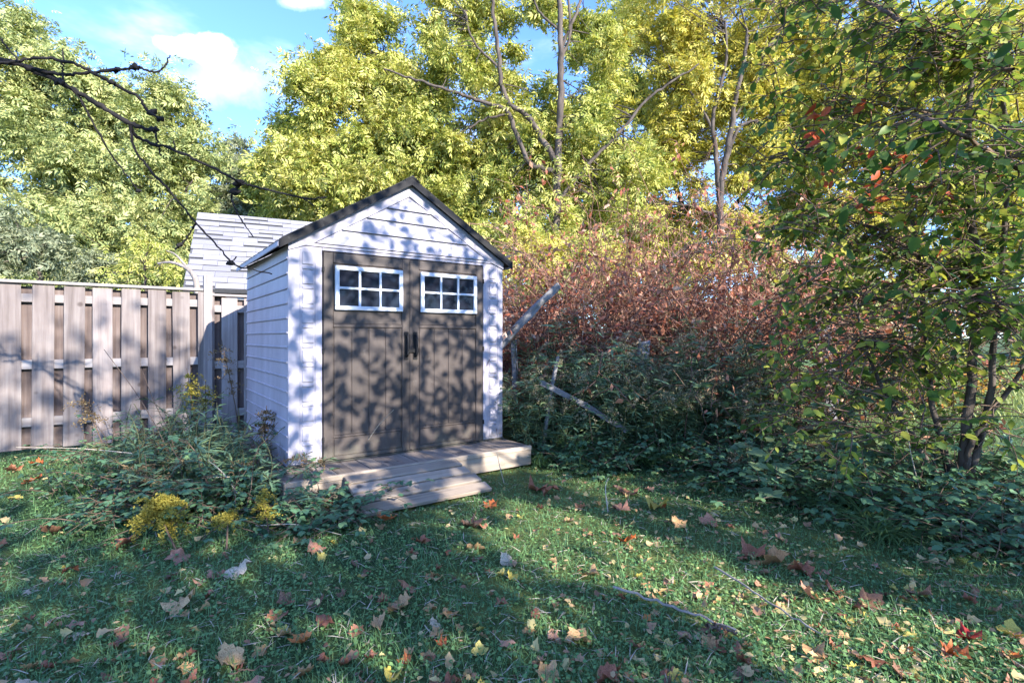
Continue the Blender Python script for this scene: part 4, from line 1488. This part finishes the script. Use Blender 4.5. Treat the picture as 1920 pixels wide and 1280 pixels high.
plume_weed('goldenrod with yellow and orange tip standing against the fence', G(384, 852), P(350, 690, 5.3), 'plume_yellow', 900, .022, .16)
plume_weed('leafy goldenrod with green side shoots beside the yellow tipped one', G(390, 850), P(385, 715, 5.35), 'plume_yellow', 500, .02, .10, True, 'plume_weed', .3)
plume_weed('tall dried brown weed leaning beside the shed wall', G(452, 840), P(415, 635, 5.4), 'plume_brown', 900, .02, .14, False, 'plume_weed', .5)
plume_weed('brown and green drooping fern-like weed at the left shed corner', G(480, 890), P(500, 760, 4.6), 'plume_brown', 1400, .022, .17, True, 'plume_weed', .35)
plume_weed('drooping dry weed head in front of the fence at far left', G(210, 880), P(150, 745, 4.9), 'plume_brown', 700, .02, .15, False, 'plume_weed', .25)
plume_weed('round yellow-green seed plume at the front of the weed heap', G(330, 1030), P(308, 925, 3.3), 'plume_yellow', 4200, .018, .17, False, 'plume_weed', .2)
plume_weed('smaller yellow-green seed plume beside the round one', G(425, 1030), P(418, 965, 3.3), 'plume_yellow', 1500, .016, .10, False, 'plume_weed', .12)
plume_weed('upright yellowish plume by the platform corner', G(505, 1005), P(490, 915, 3.5), 'plume_yellow', 1100, .016, .08, False, 'plume_weed', .2)
plume_weed('pale fluffy seed head among the weeds in front of the near tree', G(1560, 900), P(1545, 825, 4.6), 'plume', 700, .02, .07, False, 'plume_weed', .1)
plume_weed('pale fluffy seed head left of the other one, in the weedy bank', G(1400, 905), P(1375, 845, 4.6), 'plume', 500, .02, .06, False, 'plume_weed', .1)
for lab, a, b in (('long pale dry stalk lying across the weed heap towards the platform', G(530, 905, .12), G(330, 900, .25)), ('dry stalk leaning against the brown left door', G(668, 862, .14), P(738, 768, 4.35)),
                  ('pale straight stalk poking up from the weed heap', G(445, 925, .15), P(390, 862, 3.9)), ('thin pale stalk lying on the lawn below the weed heap', G(480, 985, .03), G(640, 1002, .03)),
                  ('thin pale stalk reaching left from the weed heap over the lawn', G(255, 850, .25), G(30, 838, .3)), ('dark arching stalk in front of the fence', G(330, 870, .1), P(195, 655, 5.3)),
                  ('thin arching stalk in front of the fence middle', G(345, 860, .1), P(265, 690, 5.2)), ('dry bent stalk standing at the platform right corner', G(945, 905), P(932, 850, 4.5)),
                  ('pale dry stalk lying on the weedy lawn edge', G(1400, 902, .12), G(1600, 912, .12)), ('white curved dead stem hanging in front of the near tree', G(1732, 945), P(1700, 800, 4.0)),
                  ('short pale stalk on lawn right of ramp', G(1140, 960), P(1141, 895, 4.1))):
    a, b = np.array(a), np.array(b)
    mid = (a + b) / 2 + RNG.normal(0, .02, 3) + np.array([0, 0, .03])
    sp = smooth_path([a, mid, b], 10)
    v, f = tubes([(sp - a, np.linspace(.005, .0025, len(sp)))], 5)
    dark = lab.startswith('dark') or lab.startswith('thin arching')
    link('dry_stalk', mesh_np('dry_stalk', v, f, M['stem_brown' if dark else 'straw'], True), loc=a, label=lab, cat='stalk')


# ------------------------------------------------------------------ logs, post and broken boards in the weeds
def beam(name, label, cat, a, b, w, h, mat, tpr=1.0):
    a, b = Vector(a), Vector(b)
    L_ = (b - a).length
    mb = MB().box(0, L_, -w / 2, w / 2, -h / 2, h / 2)
    es = [e for e in mb.bm.edges if abs(e.verts[0].co.x - e.verts[1].co.x) > L_ * .5]
    bmesh.ops.subdivide_edges(mb.bm, edges=es, cuts=7)
    for v_ in mb.bm.verts:
        u = v_.co.x / L_
        k_ = 1 + (tpr - 1) * u
        v_.co.y = v_.co.y * k_ + RNG.normal(0, w * .05)
        v_.co.z = v_.co.z * k_ + RNG.normal(0, h * .05) + .02 * math.sin(u * 3)
        if u < .01 or u > .99:
            v_.co.x += RNG.normal(0, .02)
    bmesh.ops.bevel(mb.bm, geom=[e for e in mb.bm.edges if e.calc_face_angle(0) > 1], offset=min(w, h) * .12, segments=1, affect='EDGES')
    o = link(name, mb.mesh(name, mat), label=label, cat=cat)
    o.matrix_world = Matrix.Translation(a) @ (b - a).to_track_quat('X', 'Z').to_matrix().to_4x4()
    return o


beam('leaning_log', 'weathered grey log leaning up out of the weeds just right of the shed', 'log', P(900, 690, 6.1), P(1048, 535, 6.25), .14, .09, M['grey_log'], .9)
beam('fallen_board', 'grey broken board sloping down through the weeds', 'board', P(1012, 716, 5.62), P(1175, 808, 5.48), .025, .055, M['post'])
beam('leaning_stake', 'thin grey stake standing up beside the sloping broken board', 'stake', (.33, 5.65, 0), P(1047, 668, 5.7), .04, .03, M['post'])
beam('fence_post', 'rough grey post propping up the leaning grey log', 'post', (.02, 6.17, 0), P(962, 640, 6.17), .07, .07, M['post'])
beam('fence_post', 'short grey split post standing among the goldenrods', 'post', (1.66, 6.6, 0), P(1208, 640, 6.6), .13, .13, M['post'])
beam('fence_post', 'dark grey leaning post deep in the weedy bank', 'post', (2.35, 6.4, 0), P(1330, 730, 6.4), .09, .09, M['post'])
beam('fence_post', 'old dark stump of a post under the reddish tangle', 'post', (4.35 * .98, 7.0, 0), P(1530, 600, 7.0), .2, .2, M['post'])

# ------------------------------------------------------------------ bare branches reaching in from a tree left of the picture
BT = Vector((-4.9, 2.5, 0))
bare = empty('bare_tree', BT, 0, label='dark leafless tree whose thin branches hang across the upper left sky', cat='tree')
K = 2.461
bl = [([(-420, 240), (0, 280), (120, 310), (280, 380), (450, 480), (600, 570), (715, 605)], 11, 7, 3.0, 3.3),
      ([(600, 575), (640, 640), (800, 690), (950, 760), (1070, 820), (1110, 845), (1200, 865), (1400, 915), (1510, 910)], 6, 3, 3.2, 3.7),
      ([(0, 290), (90, 285), (200, 268), (330, 290), (420, 330), (520, 385), (640, 450), (680, 510), (755, 555)], 5, 5, 3.0, 3.2),
      ([(150, 320), (280, 345), (380, 340), (550, 320), (630, 310), (700, 330), (750, 320), (785, 255)], 6, 2.4, 3.1, 3.3),
      ([(600, 580), (620, 680), (700, 790), (800, 900), (900, 1025), (1020, 1150), (1070, 1215), (1150, 1240), (1255, 1265)], 4.5, 2.4, 3.2, 3.5),
      ([(280, 380), (360, 440), (430, 570), (520, 720), (640, 880)], 4, 2.2, 3.1, 3.4), ([(1110, 850), (1070, 910), (1100, 990), (1170, 1095)], 4, 2, 3.6, 3.6),
      ([(905, 1030), (850, 1110), (810, 1150)], 3, 3.5, 3.4, 3.4), ([(-30, 140), (0, 180), (90, 285)], 3, 3, 3.0, 3.0), ([(285, 375), (290, 300), (290, 225)], 3, 2, 3.1, 3.1),
      ([(720, 605), (730, 680), (745, 720)], 3, 2, 3.3, 3.3), ([(810, 690), (800, 650)], 2, 2, 3.4, 3.4), ([(1065, 1210), (1090, 1185)], 2, 2, 3.5, 3.5), ([(1400, 915), (1450, 950)], 2, 2, 3.7, 3.7)]
first = True
tr = smooth_path([tuple(BT - Vector((0, 0, .1))), tuple(BT + Vector((.05, .1, 1.4))), tuple(BT + Vector((.15, .3, 2.8))), tuple(BT + Vector((.0, .3, 4.6)))], 16)
v, f = tubes([(tr, np.linspace(.11, .04, len(tr)))], 9, .05)
link('trunk', mesh_np('trunk', v - np.array(BT), f, M['bark'], True), bare)
for pts, w0, w1, d0, d1 in bl:
    p_ = [np.array(P(x_ / K, y_ / K, d0 + (d1 - d0) * i_ / (len(pts) - 1))) for i_, (x_, y_) in enumerate(pts)]
    if first:
        p_.insert(0, tr[8])
        first = False
    sp = smooth_path(p_, 7 * len(p_), .003)
    w_ = np.linspace(w0, w1, len(sp)) * RNG.uniform(.8, 1.25, len(sp)) * 1.12 / F * d0 / 2
    v, f = tubes([(sp - np.array(BT), w_)], 6, .12)
    link('branch', mesh_np('branch', v, f, M['bare'], True), bare)
for x_, y_, d_, r_ in ((275, 380, 3.1, 6), (712, 603, 3.3, 6), (700, 520, 3.2, 6), (625, 312, 3.2, 6), (540, 322, 3.2, 5), (1100, 845, 3.55, 7), (1085, 885, 3.6, 7), (1065, 1215, 3.5, 5.5), (740, 545, 3.2, 4.5), (640, 880, 3.4, 3.5), (830, 1135, 3.4, 4), (515, 380, 3.1, 5)):
    c_ = np.array(P(x_ / K, y_ / K, d_)) - np.array(BT)
    rr = r_ / F * d_
    sp = np.array([c_ + np.array([(-1.6 + .8 * k_) * rr, RNG.normal(0, .1) * rr, RNG.normal(0, .4) * rr]) for k_ in range(5)])
    v, f = tubes([(sp, np.array([.25, .8, 1., .75, .2]) * rr)], 7, .12)
    link('knot', mesh_np('knot', v, f, M['bare'], True), bare)
# pale dead limb behind the fence
dl = smooth_path([P(372, 560, 7.3), P(366, 522, 7.3), P(350, 503, 7.35), P(322, 492, 7.4), P(296, 494, 7.45)], 20)
v, f = tubes([(dl - dl[0], np.linspace(.045, .012, len(dl))), (smooth_path([dl[8], P(330, 478, 7.4), P(312, 470, 7.4)], 8) - dl[0], np.linspace(.02, .006, 9)[:len(smooth_path([dl[8], dl[9], dl[10]], 8))])], 7, .06)
link('dead_limb', mesh_np('dead_limb', v, f, M['stick'], True), loc=dl[0], label='pale curved dead limb poking up behind the fence', cat='branch')

# ------------------------------------------------------------------ lawn cover


def gz(x_, y_):
    return .012 * np.sin(1.7 * x_ + .6 * y_) + .012 * np.sin(2.3 * y_ - .8 * x_) - .012


def lawn_points(n_, y0=1.3, y1=8.5, pw=1.6):
    y_ = y0 + (y1 - y0) * RNG.random(n_) ** pw
    x_ = RNG.uniform(-1.12, 1.12, n_) * (y_ + .4)
    k_ = ~in_deck(x_, y_)
    x_, y_ = x_[k_], y_[k_]
    return np.stack([x_, y_, gz(x_, y_) + .004], 1)


pos = lawn_points(95000)
dens = np.sin(pos[:, 0] * 2.1 + 1.3 * np.sin(pos[:, 1] * 1.7)) + np.sin(pos[:, 1] * 2.9 + pos[:, 0])
cl = pos[RNG.random(len(pos)) < np.clip(.78 + .22 * dens, .2, 1)]
cl = cl.copy()
cl[:, 2] += RNG.uniform(.004, .035, len(cl))
dd, nn_ = loose_dirs(len(cl), .0, .3, .35)
v, f = scatter(CLOVER, cl, dd, nn_, RNG.uniform(.5, 1.25, len(cl)) * .018, .95)
v2, f2 = None, None
lawn_leaves = link('lawn_cover', mesh_np('lawn_cover', v, f, M['lawn_leaf']), kind='stuff', label='low clover and ground ivy covering the lawn', cat='ground cover')
bp_ = lawn_points(120000)
n_ = len(bp_)
az = RNG.uniform(0, 6.283, n_)
el = np.clip(RNG.normal(.75, .35, n_), .1, 1.5)
dd = np.stack([np.cos(az) * np.cos(el), np.sin(az) * np.cos(el), np.sin(el)], 1)
nn_ = np.stack([-np.cos(az), -np.sin(az), np.ones(n_) * .6], 1) + RNG.normal(0, .3, (n_, 3))
v, f = scatter(BLADE, bp_, dd, nn_, RNG.uniform(.5, 1.3, n_) * .055)
link('grass', mesh_np('grass', v, f, M['lawn_blade']), kind='stuff', label='short green grass of the lawn', cat='grass')
# far lit field right and behind: coarse grass
fx = RNG.uniform(-14, 18, 60000)
fy = RNG.uniform(8, 22, 60000)
fp = np.stack([fx, fy, gz(fx, fy)], 1)
az = RNG.uniform(0, 6.283, len(fp))
dd = np.stack([np.cos(az) * .5, np.sin(az) * .5, np.ones(len(fp))], 1)
v, f = scatter(BLADE, fp, dd, np.stack([-np.cos(az), -np.sin(az), np.ones(len(fp)) * .4], 1), RNG.uniform(.6, 1.4, len(fp)) * .14, 2.2)
link('field_grass', mesh_np('field_grass', v, f, M['field_blade']), kind='stuff', label='rough sunlit grass of the field behind the fence', cat='grass')

# ------------------------------------------------------------------ fallen leaves
fl_me = {}
for k in FALLEN:
    for t in range(5):
        tv = MAPLE[0].copy()
        tv[:, 0] -= .35
        rr = np.linalg.norm(tv[:, :2], axis=1, keepdims=True) + 1e-6
        tv[:, :2] *= (.5 + .5 * np.clip(rr, 0, .55) / .55 * .42 / np.maximum(rr, .2)) if t % 2 else .92
        th = RNG.uniform(0, 3.14)
        ca, sa = math.cos(th), math.sin(th)
        u_ = tv[:, 0] * ca + tv[:, 1] * sa
        w_ = -tv[:, 0] * sa + tv[:, 1] * ca
        curl = RNG.uniform(1.2, 3.2)
        ang = u_ * curl                                # rolled about one axis
        u2 = np.sin(ang) / curl
        zz_ = (1 - np.cos(ang)) / curl
        tv[:, 0], tv[:, 1] = u2 * ca - w_ * sa, u2 * sa + w_ * ca
        tv[:, 2] += zz_ * RNG.choice([1, 1, -1]) + RNG.uniform(-.5, .8) * w_ ** 2 + .12 * np.sin(w_ * 8 + t) * u_ + RNG.normal(0, .06, len(tv))
        tv[:, 2] -= tv[:, 2].min()
        fl_me[k, t] = mesh_np('fallen_leaf', tv, MAPLE[1], M['fallen_' + k])


def leaf_at(px, py, size_px, col, label, group=None, z=0.0, name='fallen_leaf'):
    g = G(px, py, z + .02)
    sz_big = size_px > 31
    sz = size_px / F * g.y * RNG.uniform(.95, 1.1) * (1.02 if sz_big else 1.0)
    o = link(name, fl_me[col, int(RNG.integers(0, 5))], loc=(g.x, g.y, float(gz(g.x, g.y)) + .010 + z), rot=(RNG.normal(0, .28), RNG.normal(0, .28), RNG.uniform(0, 6.283)), scale=(sz, sz, sz))
    return tag(o, label, 'leaf', group or 'leaves fallen on the lawn')


big_leaves = [
    (333, 1042, 50, 'pink', 'pinkish brown maple leaf on the lawn below the round yellow plume'), (455, 1068, 55, 'pale', 'pale cream curled maple leaf on the lawn left of the pink pair'),
    (592, 1028, 38, 'pink', 'smooth pink maple leaf just below the weed heap'), (562, 1012, 32, 'tan', 'tan curled leaf touching the lower edge of the weed heap'), (342, 1130, 62, 'tan', 'large tan and rust maple leaf in the left lawn'),
    (752, 1132, 66, 'tan', 'largest crumpled tan leaf in the middle of the lawn'), (758, 1102, 42, 'pink', 'crumpled pink leaf just above the largest crumpled tan leaf'), (132, 1068, 36, 'rust', 'rust leaf lying alone at the far left of the lawn'),
    (520, 1148, 42, 'rust', 'rust leaf left of the brown folded pair'), (533, 1120, 34, 'brown', 'brown leaf lying above the rust leaf'), (590, 1125, 38, 'brown', 'dark brown folded leaf in the middle left of the lawn'),
    (610, 1162, 42, 'rust', 'rust leaf with upturned edge right of the brown leaf'), (712, 1162, 38, 'tan', 'tan leaf standing on edge below the largest crumpled one'), (430, 1228, 62, 'tan', 'tan leaf folded lengthwise near the bottom left'),
    (568, 1192, 42, 'orange', 'orange tan leaf near the bottom, left of centre'), (570, 1250, 40, 'tan', 'tan maple leaf close to the lower edge, left of centre'), (720, 974, 36, 'orange', 'scarlet orange leaf against the left end of lowest ramp board'),
    (922, 946, 32, 'orange', 'bright orange leaf at the right end of the lowest ramp board'), (1005, 914, 44, 'rust', 'rust leaf in the little pile right of the ramp'), (1035, 922, 44, 'rust', 'second rust leaf in the little pile right of the ramp, nearer the weeds'),
    (1090, 950, 32, 'pink', 'pink leaf on the lawn in front of the goldenrods'), (1165, 952, 36, 'pink', 'pink leaf near the pale short stalk'), (1175, 920, 44, 'brown', 'dark rust leaf tucked under the brambles'),
    (1232, 950, 50, 'yellow', 'yellow and orange leaf in front of the weedy bank'), (1176, 1010, 38, 'orange', 'red orange leaf standing on the sunlit lawn patch'), (1105, 1074, 42, 'tan', 'broad tan leaf right of the lawn centre'),
    (1330, 975, 40, 'pink', 'pinkish leaf by the grass clumps of the weedy edge'), (1270, 978, 36, 'tan', 'tan leaf between the yellow leaf and the weedy edge'), (1410, 1028, 56, 'rust', 'upper rust leaf of the big pile by the brambles'),
    (1450, 1042, 66, 'tan', 'large tan rust leaf in the middle of the big pile by the brambles'), (1500, 1062, 50, 'rust', 'lowest rust leaf of the big pile by the brambles'), (1520, 1106, 58, 'pink', 'broad pink leaf right of the long dry stick'),
    (1562, 1092, 50, 'rust', 'rust leaf overlapping the broad pink leaf'), (1632, 1116, 48, 'brown', 'brown oval leaf in the shade below the brambles'), (1725, 1100, 44, 'pink', 'dull pink leaf half under the right brambles'),
    (1530, 1212, 48, 'tan', 'tan leaf near the bottom right, left of the sunny strip'), (1640, 1236, 46, 'rust', 'rust leaf near the bottom right corner'), (1695, 1256, 52, 'brown', 'brown leaf at the bottom right edge'),
    (1815, 1180, 46, 'red', 'crimson leaf in the sunny strip at right'), (1900, 1176, 50, 'yellow', 'yellow leaf at the right edge of the lawn'), (1790, 1212, 48, 'orange', 'orange leaf lying below the crimson one'),
    (735, 1258, 46, 'yellow', 'yellowish leaf at the bottom left of centre'), (848, 1274, 46, 'rust', 'rust leaf cut by the bottom edge, centre'), (1025, 1254, 50, 'tan', 'tan upright leaf at the bottom right of centre'), (1140, 1270, 56, 'rust', 'large rust leaf cut by the bottom edge'),
    (880, 985, 46, 'brown', 'dark rust leaf just below the ramp'), (790, 1020, 32, 'rust', 'narrow rust leaf between ramp and lawn centre'), (890, 1030, 34, 'tan', 'tan leaf below the dark rust one'), (950, 1050, 34, 'pale', 'greyish pale leaf on the middle lawn'),
    (100, 992, 46, 'brown', 'dark brown leaf left of the weed heap'), (235, 1012, 52, 'rust', 'rust leaf under the left edge of the weed heap'), (62, 902, 34, 'orange', 'orange red leaf on the sunny grass by the fence'), (22, 884, 30, 'rust', 'rust leaf on sunny grass nearest the fence corner'),
    (70, 870, 26, 'orange', 'small orange leaf close under the fence boards'), (425, 1040, 30, 'pink', 'small pink leaf below the smaller plume'), (940, 1076, 26, 'yellow', 'small yellow leaf in the lawn centre'), (1040, 1192, 36, 'pink', 'pink leaf low in the lawn right of centre'),
    (1330, 1195, 40, 'tan', 'tan leaf beside the end of the thick stick'), (1085, 1190, 50, 'tan', 'tan ragged leaf low in the lawn centre'), (1395, 1235, 40, 'rust', 'rust leaf low in the lawn right of the thick stick'), (470, 1272, 50, 'pink', 'pink leaf cut by bottom edge, left'),
    (45, 1272, 44, 'pale', 'pale leaf in the bottom left corner'), (225, 1192, 34, 'brown', 'dull brown leaf low in the left lawn'), (145, 1165, 34, 'pink', 'faded pink leaf in the left lawn')]
for px, py, sz, col, lab in big_leaves:
    leaf_at(px, py, sz, col, lab)
kinds = ['rust', 'tan', 'brown', 'pink', 'yellow', 'orange', 'pale']
word = {'rust': 'rust brown', 'tan': 'dry tan', 'brown': 'dark brown', 'pink': 'faded pink', 'yellow': 'yellow', 'orange': 'orange', 'pale': 'pale cream'}
n_small = 0
while n_small < 232:
    px, py = RNG.uniform(0, 1920), 900 + 380 * RNG.random() ** .8
    right = px > 960
    if RNG.random() > (1.0 if px > 1150 else .5):
        continue
    if 120 < px < 700 and py < 1010 or (680 < px < 940 and py < 980) or (px > 1350 and py < 960 + (px - 1350) * .25):
        continue
    col = kinds[int(RNG.choice(7, p=[.24, .25, .14, .14, .13, .05, .05]))]
    sz = RNG.uniform(16, 34) * (.6 + .5 * (py - 880) / 400)
    leaf_at(px, py, sz, col, 'small %s leaf scattered on the %s half of the lawn' % (word[col], 'right' if right else 'left'), 'small %s leaves on the lawn' % word[col])
    n_small += 1
lp_ = lawn_points(5200, 1.3, 6.0, 1.3)
k_ = (lp_[:, 0] > .1 * lp_[:, 1]) | (RNG.random(len(lp_)) < .25)
lp_ = lp_[k_]
lp_[:, 2] += RNG.uniform(.008, .03, len(lp_))
dd, nn_ = loose_dirs(len(lp_), 0, .2, .35)
v, f = scatter(OVAL, lp_, dd, nn_, RNG.uniform(.4, 1.2, len(lp_)) * .034, 1.1)
link('leaf_litter', mesh_np('leaf_litter', v, f, M['litter']), kind='stuff', label='scraps of small dry leaves between the larger fallen leaves', cat='leaf litter')

lp_ = lawn_points(1500, 1.3, 5.5, 1.3)
k_ = (lp_[:, 0] > .05 * lp_[:, 1]) | (RNG.random(len(lp_)) < .35)
lp_ = lp_[k_]
lp_[:, 2] += RNG.uniform(.01, .03, len(lp_))
dd, nn_ = loose_dirs(len(lp_), 0, .35, .5)
bent = LOBED[0].copy()
bent[:, 2] += 1.1 * bent[:, 1] ** 2 + .3 * np.sin(bent[:, 0] * 7) * bent[:, 1]
v, f = scatter((bent, LOBED[1]), lp_, dd, nn_, RNG.uniform(.4, 1.2, len(lp_)) * .055, 1.0)
link('leaf_litter', mesh_np('leaf_litter', v, f, M['litter']), kind='stuff', label='small crumpled brown leaves strewn between the larger fallen leaves', cat='leaf litter')
sp_ = lawn_points(9000, 1.3, 7)
az = RNG.uniform(0, 6.283, len(sp_))
dd = np.stack([np.cos(az), np.sin(az), RNG.uniform(0, .35, len(sp_))], 1)
sp_[:, 2] += RNG.uniform(0, .02, len(sp_))
v, f = scatter(BLADE, sp_, dd, np.array([0, 0, 1.]) + RNG.normal(0, .3, sp_.shape), RNG.uniform(.4, 1.3, len(sp_)) * .07)
link('thatch', mesh_np('thatch', v, f, M['straw']), kind='stuff', label='dead straw coloured blades lying in the lawn', cat='dead grass')

# sticks on the lawn
for lab, pts, r in (('thick pale stick lying on the right half of the lawn', [(1150, 1100), (1220, 1122), (1300, 1150), (1380, 1180)], .010), ('long thin stick curving down the right lawn from the leaf pile', [(1340, 1062), (1400, 1100), (1460, 1140), (1540, 1188)], .008),
                    ('short dark stick lying beside the end of the thick pale stick', [(1325, 1172), (1382, 1184)], .012), ('thin dark twig at the bottom left edge of the lawn', [(430, 1262), (480, 1252), (540, 1240)], .004),
                    ('thin twig on the lawn left of the tan leaf', [(90, 1165), (140, 1150)], .004)):
    p_ = [np.array(G(x_, y_, .03)) for x_, y_ in pts]
    if len(p_) == 2:
        p_.insert(1, (p_[0] + p_[1]) / 2 + np.array([0, .01, 0]))
    r *= .72
    sp = smooth_path(p_, 20, .004)
    v, f = tubes([(sp - sp[0], np.linspace(r, r * .6, len(sp)))], 7, .1)
    link('stick', mesh_np('stick', v, f, M['stick' if 'dark' not in lab else 'stem_brown'], True), loc=sp[0], label=lab, cat='stick')
